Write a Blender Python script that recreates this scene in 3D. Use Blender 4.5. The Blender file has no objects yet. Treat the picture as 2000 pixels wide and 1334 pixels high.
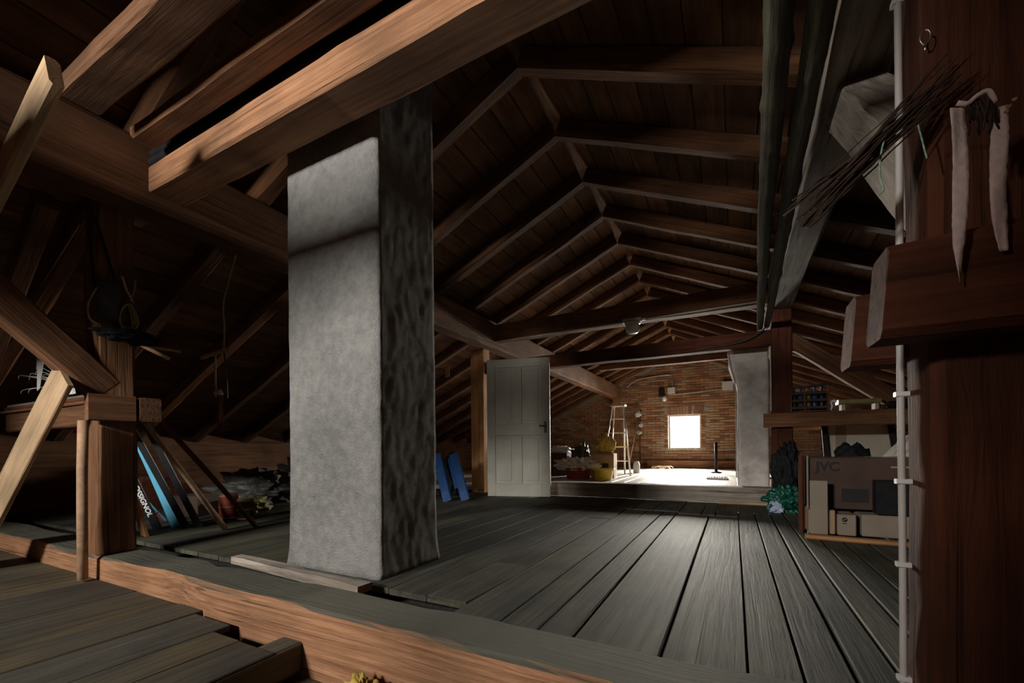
import bpy, bmesh, math, random
from mathutils import Vector, Matrix, noise

random.seed(7)
SC = bpy.context.scene
COL = SC.collection

# ------------------------------------------------------------------ camera, world, lights, exposure
cam_data = bpy.data.cameras.new('camera')
cam = bpy.data.objects.new('camera', cam_data)
COL.objects.link(cam)
cam_data.sensor_fit = 'HORIZONTAL'
cam_data.sensor_width = 36.0
cam_data.lens = 835.0 / 2000.0 * 36.0
cam_data.shift_y = (875.0 - 667.0) / 2000.0
cam_data.clip_start = 0.02
yaw, roll = math.radians(27.43), -0.0092
_v = Vector((-math.sin(yaw), math.cos(yaw), 0)); _r = Vector((math.cos(yaw), math.sin(yaw), 0)); _u = Vector((0, 0, 1))
_r2 = _r * math.cos(roll) + _u * math.sin(roll); _u2 = -_r * math.sin(roll) + _u * math.cos(roll)
cam.matrix_world = Matrix(((_r2.x, _u2.x, -_v.x, 0), (_r2.y, _u2.y, -_v.y, 0), (_r2.z, _u2.z, -_v.z, 0.70), (0, 0, 0, 1)))
SC.camera = cam

world = bpy.data.worlds.new('overcast_sky'); SC.world = world
world.use_nodes = True
bg = world.node_tree.nodes['Background']
bg.inputs[0].default_value = (0.86, 0.93, 1.0, 1); bg.inputs[1].default_value = 2.5

def area(name, loc, rot, sx, sy, watts, col):
    d = bpy.data.lights.new(name, 'AREA'); d.shape = 'RECTANGLE'; d.size = sx; d.size_y = sy; d.energy = watts; d.color = col
    o = bpy.data.objects.new(name, d); COL.objects.link(o); o.location = loc; o.rotation_euler = rot
    return o
# daylight falling in through the far gable window and through the window of the gable behind the viewpoint
area('daylight_far_window', (-1.36, 15.65, 1.95), (math.radians(-66), 0, 0), 1.8, 1.9, 7500, (1.0, 0.92, 0.81))
area('daylight_rear_window', (-2.8, -3.42, 2.41), (math.radians(90), 0, 0), 1.00, 0.44, 600, (1.0, 0.95, 0.89))

SC.view_settings.view_transform = 'Standard'
SC.view_settings.look = 'None'
SC.view_settings.gamma = 1.0
SC.view_settings.use_curve_mapping = False
SC.view_settings.exposure = -0.12

# ------------------------------------------------------------------ materials
def nt(name):
    m = bpy.data.materials.new(name); m.use_nodes = True
    t = m.node_tree; b = t.nodes['Principled BSDF']
    return m, t, b

def N(t, kind, **kw):
    n = t.nodes.new(kind)
    for k, v in kw.items():
        setattr(n, k, v)
    return n

def ramp(t, src, stops):
    r = N(t, 'ShaderNodeValToRGB')
    e = r.color_ramp.elements
    while len(e) < len(stops):
        e.new(0.5)
    for i, (p, c) in enumerate(stops):
        e[i].position = p; e[i].color = (c[0], c[1], c[2], 1)
    t.links.new(src, r.inputs[0])
    return r

def mixrgb(t, typ, fac, a, b):
    m = N(t, 'ShaderNodeMix'); m.data_type = 'RGBA'; m.blend_type = typ
    for s, val in ((0, fac), (6, a), (7, b)):
        if hasattr(val, 'links') or hasattr(val, 'is_linked'):
            t.links.new(val, m.inputs[s])
        else:
            m.inputs[s].default_value = val if s == 0 else (val[0], val[1], val[2], 1)
    return m.outputs[2]

def wood(name, dark, light, grain=14.0, rough=0.8, bump=0.5, crack=0.5, vary=0.35, blotch=0.45, spec=0.25, tint=None, dust=None):
    m, t, b = nt(name)
    co = N(t, 'ShaderNodeTexCoord'); oi = N(t, 'ShaderNodeObjectInfo')
    off = N(t, 'ShaderNodeVectorMath', operation='ADD')
    sc = N(t, 'ShaderNodeVectorMath', operation='SCALE'); sc.inputs[3].default_value = 37.0
    cb = N(t, 'ShaderNodeCombineXYZ')
    for k in range(3):
        t.links.new(oi.outputs['Random'], cb.inputs[k])
    t.links.new(cb.outputs[0], sc.inputs[0]); t.links.new(co.outputs['Object'], off.inputs[0]); t.links.new(sc.outputs[0], off.inputs[1])
    mp = N(t, 'ShaderNodeMapping'); mp.inputs['Scale'].default_value = (0.9, grain, grain); t.links.new(off.outputs[0], mp.inputs[0])
    n1 = N(t, 'ShaderNodeTexNoise'); n1.inputs['Scale'].default_value = 1.6; n1.inputs['Detail'].default_value = 7; n1.inputs['Roughness'].default_value = 0.68; n1.inputs['Distortion'].default_value = 0.6
    t.links.new(mp.outputs[0], n1.inputs['Vector'])
    base = ramp(t, n1.outputs[0], [(0.28, dark), (0.72, light)])
    n2 = N(t, 'ShaderNodeTexNoise'); n2.inputs['Scale'].default_value = 2.2; n2.inputs['Detail'].default_value = 4; t.links.new(off.outputs[0], n2.inputs['Vector'])
    bl = ramp(t, n2.outputs[0], [(0.3, (1 - blotch,) * 3), (0.7, (1.15, 1.12, 1.1))])
    c1 = mixrgb(t, 'MULTIPLY', 1.0, base.outputs[0], bl.outputs[0])
    if tint:
        n4 = N(t, 'ShaderNodeTexNoise'); n4.inputs['Scale'].default_value = 1.1; n4.inputs['Detail'].default_value = 3; t.links.new(off.outputs[0], n4.inputs['Vector'])
        tr = ramp(t, n4.outputs[0], [(0.42, (0, 0, 0)), (0.62, (1, 1, 1))])
        c1 = mixrgb(t, 'MIX', tr.outputs[0], c1, mixrgb(t, 'MULTIPLY', 1.0, c1, tint))
    mp3 = N(t, 'ShaderNodeMapping'); mp3.inputs['Scale'].default_value = (0.7, grain * 2.2, grain * 2.2); t.links.new(off.outputs[0], mp3.inputs[0])
    n3 = N(t, 'ShaderNodeTexNoise'); n3.inputs['Scale'].default_value = 1.0; n3.inputs['Detail'].default_value = 3; t.links.new(mp3.outputs[0], n3.inputs['Vector'])
    cr = ramp(t, n3.outputs[0], [(0.30, (1 - crack,) * 3), (0.38, (1, 1, 1))])
    c2 = mixrgb(t, 'MULTIPLY', 1.0, c1, cr.outputs[0])
    if dust:      # grey dust lying on the upward faces
        ge = N(t, 'ShaderNodeNewGeometry'); sx = N(t, 'ShaderNodeSeparateXYZ'); t.links.new(ge.outputs['True Normal'], sx.inputs[0])
        dr = ramp(t, sx.outputs['Z'], [(0.62, (0, 0, 0)), (0.8, (1, 1, 1))])
        c2 = mixrgb(t, 'MIX', dr.outputs[0], c2, mixrgb(t, 'MULTIPLY', 1.0, dust, bl.outputs[0]))
    hs = N(t, 'ShaderNodeHueSaturation')
    mr = N(t, 'ShaderNodeMapRange'); mr.inputs[3].default_value = 1 - vary; mr.inputs[4].default_value = 1 + vary
    t.links.new(oi.outputs['Random'], mr.inputs[0]); t.links.new(mr.outputs[0], hs.inputs['Value']); t.links.new(c2, hs.inputs['Color'])
    t.links.new(hs.outputs[0], b.inputs['Base Color'])
    b.inputs['Roughness'].default_value = rough; b.inputs['Specular IOR Level'].default_value = spec
    mul = N(t, 'ShaderNodeMath', operation='MULTIPLY'); t.links.new(n1.outputs[0], mul.inputs[0]); t.links.new(cr.outputs[0], mul.inputs[1])
    bp = N(t, 'ShaderNodeBump'); bp.inputs['Strength'].default_value = bump; bp.inputs['Distance'].default_value = 0.012
    t.links.new(mul.outputs[0], bp.inputs['Height']); t.links.new(bp.outputs[0], b.inputs['Normal'])
    return m

def plaster(name, c0, c1, scale=9.0, bump=0.7, rough=0.95, dist=0.02):
    m, t, b = nt(name)
    co = N(t, 'ShaderNodeTexCoord')
    n1 = N(t, 'ShaderNodeTexNoise'); n1.inputs['Scale'].default_value = scale; n1.inputs['Detail'].default_value = 9; n1.inputs['Roughness'].default_value = 0.7
    t.links.new(co.outputs['Object'], n1.inputs['Vector'])
    n2 = N(t, 'ShaderNodeTexNoise'); n2.inputs['Scale'].default_value = 1.7; n2.inputs['Detail'].default_value = 3; t.links.new(co.outputs['Object'], n2.inputs['Vector'])
    mx = N(t, 'ShaderNodeMath', operation='ADD'); t.links.new(n1.outputs[0], mx.inputs[0]); t.links.new(n2.outputs[0], mx.inputs[1])
    hf = N(t, 'ShaderNodeMath', operation='MULTIPLY'); hf.inputs[1].default_value = 0.5; t.links.new(mx.outputs[0], hf.inputs[0])
    r = ramp(t, hf.outputs[0], [(0.38, c0), (0.6, c1)])
    vo = N(t, 'ShaderNodeTexVoronoi'); vo.inputs['Scale'].default_value = scale * 4; t.links.new(co.outputs['Object'], vo.inputs['Vector'])
    pr = ramp(t, vo.outputs['Distance'], [(0.0, (0.55, 0.55, 0.55)), (0.16, (1, 1, 1))])
    t.links.new(mixrgb(t, 'MULTIPLY', 0.7, r.outputs[0], pr.outputs[0]), b.inputs['Base Color'])
    b.inputs['Roughness'].default_value = rough; b.inputs['Specular IOR Level'].default_value = 0.2
    n3 = N(t, 'ShaderNodeTexNoise'); n3.inputs['Scale'].default_value = scale * 6; n3.inputs['Detail'].default_value = 6; n3.inputs['Roughness'].default_value = 0.75
    t.links.new(co.outputs['Object'], n3.inputs['Vector'])
    ad = N(t, 'ShaderNodeMath', operation='ADD'); t.links.new(n1.outputs[0], ad.inputs[0]); t.links.new(n3.outputs[0], ad.inputs[1])
    bp = N(t, 'ShaderNodeBump'); bp.inputs['Strength'].default_value = bump; bp.inputs['Distance'].default_value = dist
    t.links.new(ad.outputs[0], bp.inputs['Height']); t.links.new(bp.outputs[0], b.inputs['Normal'])
    return m

def plain(name, col, rough=0.6, metal=0.0, spec=0.4, var=0.25, scale=12.0, bump=0.15, coat=0.0):
    m, t, b = nt(name)
    co = N(t, 'ShaderNodeTexCoord')
    n = N(t, 'ShaderNodeTexNoise'); n.inputs['Scale'].default_value = scale; n.inputs['Detail'].default_value = 5
    t.links.new(co.outputs['Object'], n.inputs['Vector'])
    r = ramp(t, n.outputs[0], [(0.3, [c * (1 - var) for c in col]), (0.7, [min(1, c * (1 + var)) for c in col])])
    t.links.new(r.outputs[0], b.inputs['Base Color'])
    b.inputs['Roughness'].default_value = rough; b.inputs['Metallic'].default_value = metal; b.inputs['Specular IOR Level'].default_value = spec
    b.inputs['Coat Weight'].default_value = coat
    bp = N(t, 'ShaderNodeBump'); bp.inputs['Strength'].default_value = bump; bp.inputs['Distance'].default_value = 0.01
    t.links.new(n.outputs[0], bp.inputs['Height']); t.links.new(bp.outputs[0], b.inputs['Normal'])
    return m

def brickmat(name):
    m, t, b = nt(name)
    oi = N(t, 'ShaderNodeObjectInfo'); ge = N(t, 'ShaderNodeNewGeometry'); co = N(t, 'ShaderNodeTexCoord')
    ad = N(t, 'ShaderNodeMath', operation='ADD'); t.links.new(oi.outputs['Random'], ad.inputs[0]); t.links.new(ge.outputs['Random Per Island'], ad.inputs[1])
    fr = N(t, 'ShaderNodeMath', operation='FRACT'); t.links.new(ad.outputs[0], fr.inputs[0])
    r = ramp(t, fr.outputs[0], [(0.0, (0.20, 0.085, 0.045)), (0.35, (0.33, 0.15, 0.075)), (0.7, (0.42, 0.23, 0.12)), (1.0, (0.38, 0.27, 0.18))])
    n = N(t, 'ShaderNodeTexNoise'); n.inputs['Scale'].default_value = 18; n.inputs['Detail'].default_value = 5; t.links.new(co.outputs['Object'], n.inputs['Vector'])
    nr = ramp(t, n.outputs[0], [(0.3, (0.6, 0.6, 0.6)), (0.7, (1.15, 1.15, 1.15))])
    t.links.new(mixrgb(t, 'MULTIPLY', 1.0, r.outputs[0], nr.outputs[0]), b.inputs['Base Color'])
    b.inputs['Roughness'].default_value = 0.9; b.inputs['Specular IOR Level'].default_value = 0.2
    bp = N(t, 'ShaderNodeBump'); bp.inputs['Strength'].default_value = 0.5; bp.inputs['Distance'].default_value = 0.01
    t.links.new(n.outputs[0], bp.inputs['Height']); t.links.new(bp.outputs[0], b.inputs['Normal'])
    return m

def glassmat(name):
    m, t, b = nt(name)
    out = t.nodes['Material Output']
    tr = N(t, 'ShaderNodeBsdfTransparent'); tr.inputs[0].default_value = (0.96, 0.97, 0.97, 1)
    gl = N(t, 'ShaderNodeBsdfGlossy'); gl.inputs['Roughness'].default_value = 0.05
    fr = N(t, 'ShaderNodeFresnel'); fr.inputs[0].default_value = 1.45
    mx = N(t, 'ShaderNodeMixShader'); t.links.new(fr.outputs[0], mx.inputs[0]); t.links.new(tr.outputs[0], mx.inputs[1]); t.links.new(gl.outputs[0], mx.inputs[2])
    t.links.new(mx.outputs[0], out.inputs[0])
    return m

def emit(name, col, s):
    m, t, b = nt(name)
    b.inputs['Base Color'].default_value = (0.8, 0.8, 0.8, 1)
    b.inputs['Emission Color'].default_value = (*col, 1); b.inputs['Emission Strength'].default_value = s
    return m

M = {}
M['timber'] = wood('timber', (0.085, 0.036, 0.015), (0.27, 0.13, 0.065), grain=24, rough=0.82, bump=0.7, crack=0.55, vary=0.22)
M['timber_warm'] = wood('timber_warm', (0.20, 0.085, 0.038), (0.52, 0.27, 0.145), grain=28, rough=0.8, bump=0.8, crack=0.6, vary=0.1, blotch=0.35)
M['timber_dusty'] = wood('timber_dusty', (0.20, 0.085, 0.038), (0.54, 0.29, 0.16), grain=30, rough=0.8, bump=0.9, crack=0.6, vary=0.02, blotch=0.35, dust=(0.115, 0.112, 0.088))
M['timber_red'] = wood('timber_red', (0.062, 0.019, 0.009), (0.175, 0.055, 0.026), grain=16, rough=0.85, bump=0.8, crack=0.4, vary=0.1, blotch=0.6)
M['rafter'] = wood('rafter', (0.060, 0.024, 0.010), (0.21, 0.092, 0.040), grain=20, rough=0.85, bump=0.7, crack=0.5, vary=0.25)
M['sheathing'] = wood('sheathing', (0.11, 0.050, 0.024), (0.29, 0.145, 0.072), grain=9, rough=0.88, bump=0.4, crack=0.35, vary=0.25)
M['grey_wood'] = wood('grey_wood', (0.17, 0.14, 0.11), (0.52, 0.455, 0.385), grain=14, rough=0.85, bump=0.9, crack=0.6, vary=0.12)
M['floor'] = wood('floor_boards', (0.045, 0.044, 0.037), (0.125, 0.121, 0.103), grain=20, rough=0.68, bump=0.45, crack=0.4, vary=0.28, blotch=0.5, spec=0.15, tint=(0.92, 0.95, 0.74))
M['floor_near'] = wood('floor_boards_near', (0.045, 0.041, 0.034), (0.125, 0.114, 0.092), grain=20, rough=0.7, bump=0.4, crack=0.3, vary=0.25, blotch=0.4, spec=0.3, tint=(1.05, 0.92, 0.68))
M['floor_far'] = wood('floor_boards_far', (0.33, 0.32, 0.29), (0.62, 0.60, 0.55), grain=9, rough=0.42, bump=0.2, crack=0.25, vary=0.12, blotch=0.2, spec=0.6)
M['log'] = wood('spruce_log', (0.035, 0.032, 0.026), (0.25, 0.222, 0.175), grain=20, rough=0.85, bump=1.0, crack=0.65, vary=0.1, tint=(0.86, 0.92, 0.82))
M['plank_pale'] = wood('pale_plank', (0.33, 0.21, 0.115), (0.60, 0.42, 0.26), grain=12, rough=0.75, bump=0.4, crack=0.3, vary=0.12)
M['plank_orange'] = wood('orange_plank', (0.40, 0.19, 0.075), (0.62, 0.34, 0.15), grain=12, rough=0.7, bump=0.3, crack=0.3, vary=0.1)
M['pole'] = wood('pole_wood', (0.34, 0.19, 0.11), (0.62, 0.40, 0.26), grain=10, rough=0.6, bump=0.3, crack=0.2, vary=0.15)
M['bark'] = wood('twig_bark', (0.022, 0.013, 0.010), (0.10, 0.06, 0.042), grain=20, rough=0.85, bump=0.6, crack=0.3, vary=0.5)
M['plaster'] = plaster('chimney_plaster', (0.31, 0.302, 0.29), (0.55, 0.535, 0.51), scale=16, bump=0.9, dist=0.03)
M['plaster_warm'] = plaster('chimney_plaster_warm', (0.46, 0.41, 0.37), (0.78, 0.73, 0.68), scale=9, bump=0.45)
M['mortar'] = plaster('brick_mortar', (0.22, 0.18, 0.14), (0.40, 0.35, 0.29), scale=14, bump=0.6)
M['rear_wall'] = plaster('rear_wall_plaster', (0.25, 0.2, 0.16), (0.4, 0.34, 0.28), scale=6, bump=0.4)
M['brick'] = brickmat('old_brick')
M['glass'] = glassmat('window_glass')
M['door_paint'] = plain('door_paint', (0.52, 0.50, 0.42), rough=0.55, var=0.12, scale=4, bump=0.1)
M['frame_paint'] = plain('window_frame_paint', (0.30, 0.22, 0.16), rough=0.7, var=0.25, scale=20)
M['conduit'] = plain('conduit_plastic', (0.62, 0.57, 0.54), rough=0.5, var=0.08)
M['clip'] = plain('clip_plastic', (0.85, 0.83, 0.80), rough=0.45, var=0.05)
M['black'] = plain('black_plastic', (0.014, 0.014, 0.015), rough=0.75, var=0.3, spec=0.15)
M['darkgrey'] = plain('dark_grey_cloth', (0.06, 0.06, 0.065), rough=0.85, var=0.3)
M['iron'] = plain('iron', (0.10, 0.085, 0.075), rough=0.55, metal=0.7, var=0.3, scale=30)
M['steel'] = plain('bright_steel', (0.62, 0.62, 0.62), rough=0.3, metal=0.9, var=0.1)
M['alu'] = plain('aluminium', (0.75, 0.70, 0.64), rough=0.38, metal=0.85, var=0.08)
M['ribbon'] = plain('ribbon_cloth', (0.72, 0.55, 0.52), rough=0.9, var=0.12, scale=60, bump=0.4)
M['string'] = plain('green_twine', (0.30, 0.50, 0.34), rough=0.9, var=0.5, scale=90)
M['twine'] = plain('hemp_twine', (0.46, 0.36, 0.24), rough=0.95, var=0.4, scale=90)
M['cable_y'] = plain('olive_cable', (0.26, 0.24, 0.08), rough=0.6, var=0.3)
M['card'] = plain('cardboard', (0.34, 0.22, 0.13), rough=0.85, var=0.12, scale=5)
M['card_dark'] = plain('cardboard_dark', (0.065, 0.036, 0.028), rough=0.85, var=0.2, scale=5)
M['card_pale'] = plain('cardboard_pale', (0.25, 0.20, 0.155), rough=0.85, var=0.1, scale=5)
M['red'] = plain('red_tape', (0.62, 0.03, 0.04), rough=0.5, var=0.1)
M['redclay'] = plain('red_brown_basket', (0.30, 0.055, 0.035), rough=0.7, var=0.3)
M['yellow'] = plain('yellow_plastic', (0.78, 0.55, 0.07), rough=0.4, var=0.1)
M['mustard'] = plain('mustard_cloth', (0.50, 0.34, 0.08), rough=0.9, var=0.3, scale=20, bump=0.5)
M['plastic_sheet'] = plain('crumpled_plastic', (0.55, 0.52, 0.47), rough=0.28, var=0.3, scale=9, bump=0.8, spec=0.6)
M['grey_sheet'] = plain('dusty_plastic', (0.085, 0.083, 0.075), rough=0.5, var=0.4, scale=8, bump=0.8, spec=0.3)
M['greenbag'] = plain('green_bag', (0.008, 0.085, 0.055), rough=0.3, var=0.5, scale=25, bump=0.8, spec=0.6)
M['bluebag'] = plain('pale_blue_bag', (0.36, 0.42, 0.55), rough=0.4, var=0.2, scale=25, bump=0.6)
M['blue'] = plain('blue_plastic', (0.008, 0.055, 0.19), rough=0.35, var=0.15)
M['skyblue'] = plain('ski_blue', (0.16, 0.55, 0.80), rough=0.3, var=0.1)
M['skigrey'] = plain('ski_edge', (0.55, 0.55, 0.56), rough=0.3, metal=0.5, var=0.1)
M['skiblack'] = plain('ski_black', (0.018, 0.018, 0.02), rough=0.4, var=0.2)
M['white'] = plain('white_print', (0.85, 0.85, 0.83), rough=0.6, var=0.04)
M['ink'] = plain('black_print', (0.015, 0.012, 0.012), rough=0.7, var=0.1)
M['lampglass'] = plain('frosted_lamp_glass', (0.75, 0.74, 0.70), rough=0.2, var=0.06, spec=0.7)
M['porcelain'] = plain('grey_porcelain', (0.55, 0.53, 0.50), rough=0.4, var=0.08)
M['olive'] = plain('olive_crate', (0.24, 0.20, 0.07), rough=0.6, var=0.2)
M['linen'] = plain('pale_panel', (0.42, 0.37, 0.31), rough=0.85, var=0.1, scale=6)
M['paper'] = plain('crumpled_paper', (0.74, 0.68, 0.58), rough=0.9, var=0.1, scale=8, bump=0.7)
M['tube'] = emit('skylight_glow', (1.0, 0.95, 0.86), 9.0)  # skylight brightness given to a glowing tube
M['dark_void'] = plain('subfloor_rubble', (0.03, 0.026, 0.022), rough=1.0, var=0.5, scale=30, bump=0.8)

# ------------------------------------------------------------------ helpers
WM = {}          # world matrix of every parent, so that parts keep their place
def tag(o, label=None, cat=None, group=None, kind=None):
    if label: o['label'] = label
    if cat: o['category'] = cat
    if group: o['group'] = group
    if kind: o['kind'] = kind
    return o

def link(o, mat4=None, parent=None):
    COL.objects.link(o)
    mat4 = mat4 or Matrix()
    if parent is not None:
        o.parent = parent
        o.matrix_parent_inverse = Matrix()
        o.matrix_basis = WM[parent.name].inverted() @ mat4
    else:
        o.matrix_basis = mat4
    WM[o.name] = mat4
    return o

def empty(name, loc=(0, 0, 0), label=None, cat=None, group=None, kind=None, parent=None):
    o = bpy.data.objects.new(name, None); o.empty_display_size = 0.05
    link(o, Matrix.Translation(loc), parent)
    return tag(o, label, cat, group, kind)

def meshobj(name, bm, mat, mat4=None, parent=None, smooth=False, **tg):
    me = bpy.data.meshes.new(name)
    bmesh.ops.recalc_face_normals(bm, faces=bm.faces)
    bm.to_mesh(me); bm.free()
    me.materials.append(M[mat] if isinstance(mat, str) else mat)
    if smooth:
        for p in me.polygons: p.use_smooth = True
    o = bpy.data.objects.new(name, me)
    link(o, mat4, parent)
    return tag(o, **tg)

def frame_from(p0, p1, up=(0, 0, 1)):
    p0, p1 = Vector(p0), Vector(p1)
    x = (p1 - p0).normalized(); z = Vector(up); z = (z - x * z.dot(x))
    if z.length < 1e-4:
        z = Vector((0, 1, 0)); z = z - x * z.dot(x)
    z.normalize(); y = z.cross(x)
    return Matrix(((x.x, y.x, z.x, p0.x), (x.y, y.y, z.y, p0.y), (x.z, y.z, z.z, p0.z), (0, 0, 0, 1))), (p1 - p0).length

def timber_bm(L, w, h, seg=1, jit=0.0, cham=0.01, rnd=random, taper=0.0, chips=0.0):
    bm = bmesh.new()
    prof = [(-w/2 + cham, -h/2), (w/2 - cham, -h/2), (w/2, -h/2 + cham), (w/2, h/2 - cham), (w/2 - cham, h/2), (-w/2 + cham, h/2), (-w/2, h/2 - cham), (-w/2, -h/2 + cham)]
    rings = []
    sd = rnd.random() * 100
    for i in range(seg + 1):
        x = L * i / seg; k = 1 - taper * i / seg
        ring = []
        for j, (a, c) in enumerate(prof):
            dy = jit * noise.noise((x * 1.7 + sd, j // 2 * 3.1, 1.0)) * 2 + jit * 0.6 * noise.noise((x * 7 + sd, j * 2.3, 4.0))
            dz = jit * noise.noise((x * 1.7 + sd, j // 2 * 3.1, 9.0)) * 2 + jit * 0.6 * noise.noise((x * 7 + sd, j * 2.3, 7.0))
            if chips and j in (3, 4, 6, 5):
                q = max(0, noise.noise((x * 3.3 + sd, 21.0, 2.0)) - 0.1) * chips
                dz -= q; dy += -q if a > 0 else q
            ring.append(bm.verts.new((x, a * k + dy, c * k + dz)))
        rings.append(ring)
    n = len(prof)
    for i in range(seg):
        for j in range(n):
            bm.faces.new((rings[i][j], rings[i][(j + 1) % n], rings[i + 1][(j + 1) % n], rings[i + 1][j]))
    bm.faces.new(rings[0]); bm.faces.new(rings[-1])
    return bm

def timber(name, p0, p1, w, h, mat, up=(0, 0, 1), seg=None, jit=0.005, cham=0.012, parent=None, chips=0.0, **tg):
    m4, L = frame_from(p0, p1, up)
    seg = seg or max(2, int(L / 0.22))
    return meshobj(name, timber_bm(L, w, h, seg, jit, cham, chips=chips), mat, m4, parent, **tg)

def boxobj(name, x0, x1, y0, y1, z0, z1, mat, parent=None, cham=0.004, **tg):
    """axis-aligned block, long axis found so the grain runs along it"""
    c = Vector(((x0 + x1) / 2, (y0 + y1) / 2, (z0 + z1) / 2)); s = [x1 - x0, y1 - y0, z1 - z0]
    k = s.index(max(s)); d = Vector((0, 0, 0)); d[k] = s[k] / 2
    up = (0, 0, 1) if k != 2 else (0, 1, 0)
    m4, L = frame_from(c - d, c + d, up)
    w, h = {0: (s[1], s[2]), 1: (s[0], s[2]), 2: (s[0], s[1])}[k]
    return meshobj(name, timber_bm(L, w, h, 1, 0, min(cham, w * 0.3, h * 0.3)), mat, m4, parent, **tg)

def rbox(name, c, size, rz, mat, parent=None, cham=0.004, tilt=(0, 0), **tg):
    """box with its own turn: centre c, size, rotation about z (and small tilts)"""
    bm = bmesh.new(); bmesh.ops.create_cube(bm, size=1)
    bmesh.ops.scale(bm, vec=size, verts=bm.verts)
    if cham: bmesh.ops.bevel(bm, geom=bm.edges[:], offset=cham, segments=1, affect='EDGES')
    m4 = Matrix.Translation(c) @ Matrix.Rotation(rz, 4, 'Z') @ Matrix.Rotation(tilt[0], 4, 'X') @ Matrix.Rotation(tilt[1], 4, 'Y')
    return meshobj(name, bm, mat, m4, parent, **tg)

def tube_bm(pts, rad, sides=8, bm=None, cap=True, rfun=None):
    bm = bm or bmesh.new()
    pts = [Vector(p) for p in pts]; rings = []; prev = None
    for i, p in enumerate(pts):
        d = (pts[min(i + 1, len(pts) - 1)] - pts[max(i - 1, 0)])
        d = d.normalized() if d.length > 1e-9 else Vector((0, 0, 1))
        if prev is None:
            a = Vector((0, 0, 1)) if abs(d.z) < 0.9 else Vector((1, 0, 0))
            prev = (a - d * a.dot(d)).normalized()
        else:
            prev = (prev - d * prev.dot(d)).normalized()
        b = d.cross(prev)
        r = rad if rfun is None else rfun(i / (len(pts) - 1))
        rings.append([bm.verts.new(p + (prev * math.cos(t) + b * math.sin(t)) * (r if not callable(r) else r(t))) for t in [2 * math.pi * k / sides for k in range(sides)]])
    for i in range(len(rings) - 1):
        for j in range(sides):
            bm.faces.new((rings[i][j], rings[i][(j + 1) % sides], rings[i + 1][(j + 1) % sides], rings[i + 1][j]))
    if cap:
        bm.faces.new(rings[0]); bm.faces.new(rings[-1])
    return bm

def tube(name, pts, rad, mat, sides=8, parent=None, rfun=None, **tg):
    o = Vector(pts[0])
    bm = tube_bm([Vector(p) - o for p in pts], rad, sides, rfun=rfun)
    return meshobj(name, bm, mat, Matrix.Translation(o), parent, smooth=True, **tg)

def spline(ctrl, n=24):
    """Catmull-Rom through control points"""
    P = [Vector(c) for c in ctrl]; P = [P[0] * 2 - P[1]] + P + [P[-1] * 2 - P[-2]]
    out = []
    m = len(P) - 3
    for k in range(n + 1):
        t = k / n * m; i = min(int(t), m - 1); u = t - i
        a, b, c, d = P[i:i + 4]
        out.append(0.5 * ((2 * b) + (c - a) * u + (2 * a - 5 * b + 4 * c - d) * u * u + (3 * b - a - 3 * c + d) * u ** 3))
    return out

def blob(name, c, size, mat, seed=0, rough=0.35, freq=3.0, sub=4, flat=True, parent=None, rz=0.0, **tg):
    bm = bmesh.new(); bmesh.ops.create_icosphere(bm, subdivisions=sub, radius=1)
    for v in bm.verts:
        p = v.co.copy()
        k = 1 + rough * noise.fractal(p * freq + Vector((seed * 7.3, 1, 2)), 1.0, 2.0, 4) - 0.22 * rough * abs(noise.noise(p * freq * 3 + Vector((seed, 4, 5))))
        v.co = Vector((p.x * size[0], p.y * size[1], p.z * size[2])) * k
        if flat and v.co.z < -size[2] * 0.62: v.co.z = -size[2] * 0.62
    zmin = min(v.co.z for v in bm.verts)
    for v in bm.verts: v.co.z -= zmin
    return meshobj(name, bm, mat, Matrix.Translation(c) @ Matrix.Rotation(rz, 4, 'Z'), parent, smooth=True, **tg)

def lathe(name, c, prof, mat, sides=20, parent=None, m4=None, **tg):
    bm = bmesh.new(); rings = []
    for r, z in prof:
        rings.append([bm.verts.new((r * math.cos(2 * math.pi * k / sides), r * math.sin(2 * math.pi * k / sides), z)) for k in range(sides)])
    for i in range(len(rings) - 1):
        for j in range(sides):
            bm.faces.new((rings[i][j], rings[i][(j + 1) % sides], rings[i + 1][(j + 1) % sides], rings[i + 1][j]))
    bm.faces.new(rings[0]); bm.faces.new(rings[-1])
    return meshobj(name, bm, mat, m4 or Matrix.Translation(c), parent, smooth=True, **tg)

def text(name, body, m4, size, mat, parent, extrude=0.0005):
    cu = bpy.data.curves.new(name, 'FONT'); cu.body = body; cu.size = size; cu.extrude = extrude; cu.offset = size * 0.028
    cu.materials.append(M[mat]); o = bpy.data.objects.new(name, cu)
    COL.objects.link(o)
    me = bpy.data.meshes.new_from_object(o.evaluated_get(bpy.context.evaluated_depsgraph_get()))
    bpy.data.objects.remove(o)
    me.materials.clear(); me.materials.append(M[mat])
    return link(bpy.data.objects.new(name, me), m4, parent)

ORD = ['first', 'second', 'third', 'fourth', 'fifth', 'sixth', 'seventh', 'eighth', 'ninth', 'tenth', 'eleventh', 'twelfth', 'thirteenth', 'fourteenth', 'fifteenth', 'sixteenth', 'seventeenth', 'eighteenth', 'nineteenth', 'twentieth', 'twenty-first', 'twenty-second', 'twenty-third']

# ------------------------------------------------------------------ the roof and the gables
XR, ZR, S = -1.42, 3.55, 0.443
XL, XE = -7.6, 4.8            # where the slopes come down to the low side walls
YF, YB = -3.2, 14.3           # inner faces of the two gables
def under(x): return ZR - S * abs(x - XR)
NL = Vector((-S, 0, 1)).normalized(); NR = Vector((S, 0, 1)).normalized()
DL = Vector((-1, 0, -S)).normalized(); DR = Vector((1, 0, -S)).normalized()
RID = Vector((XR, 0, ZR))
RD = 0.15                     # rafter depth

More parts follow.
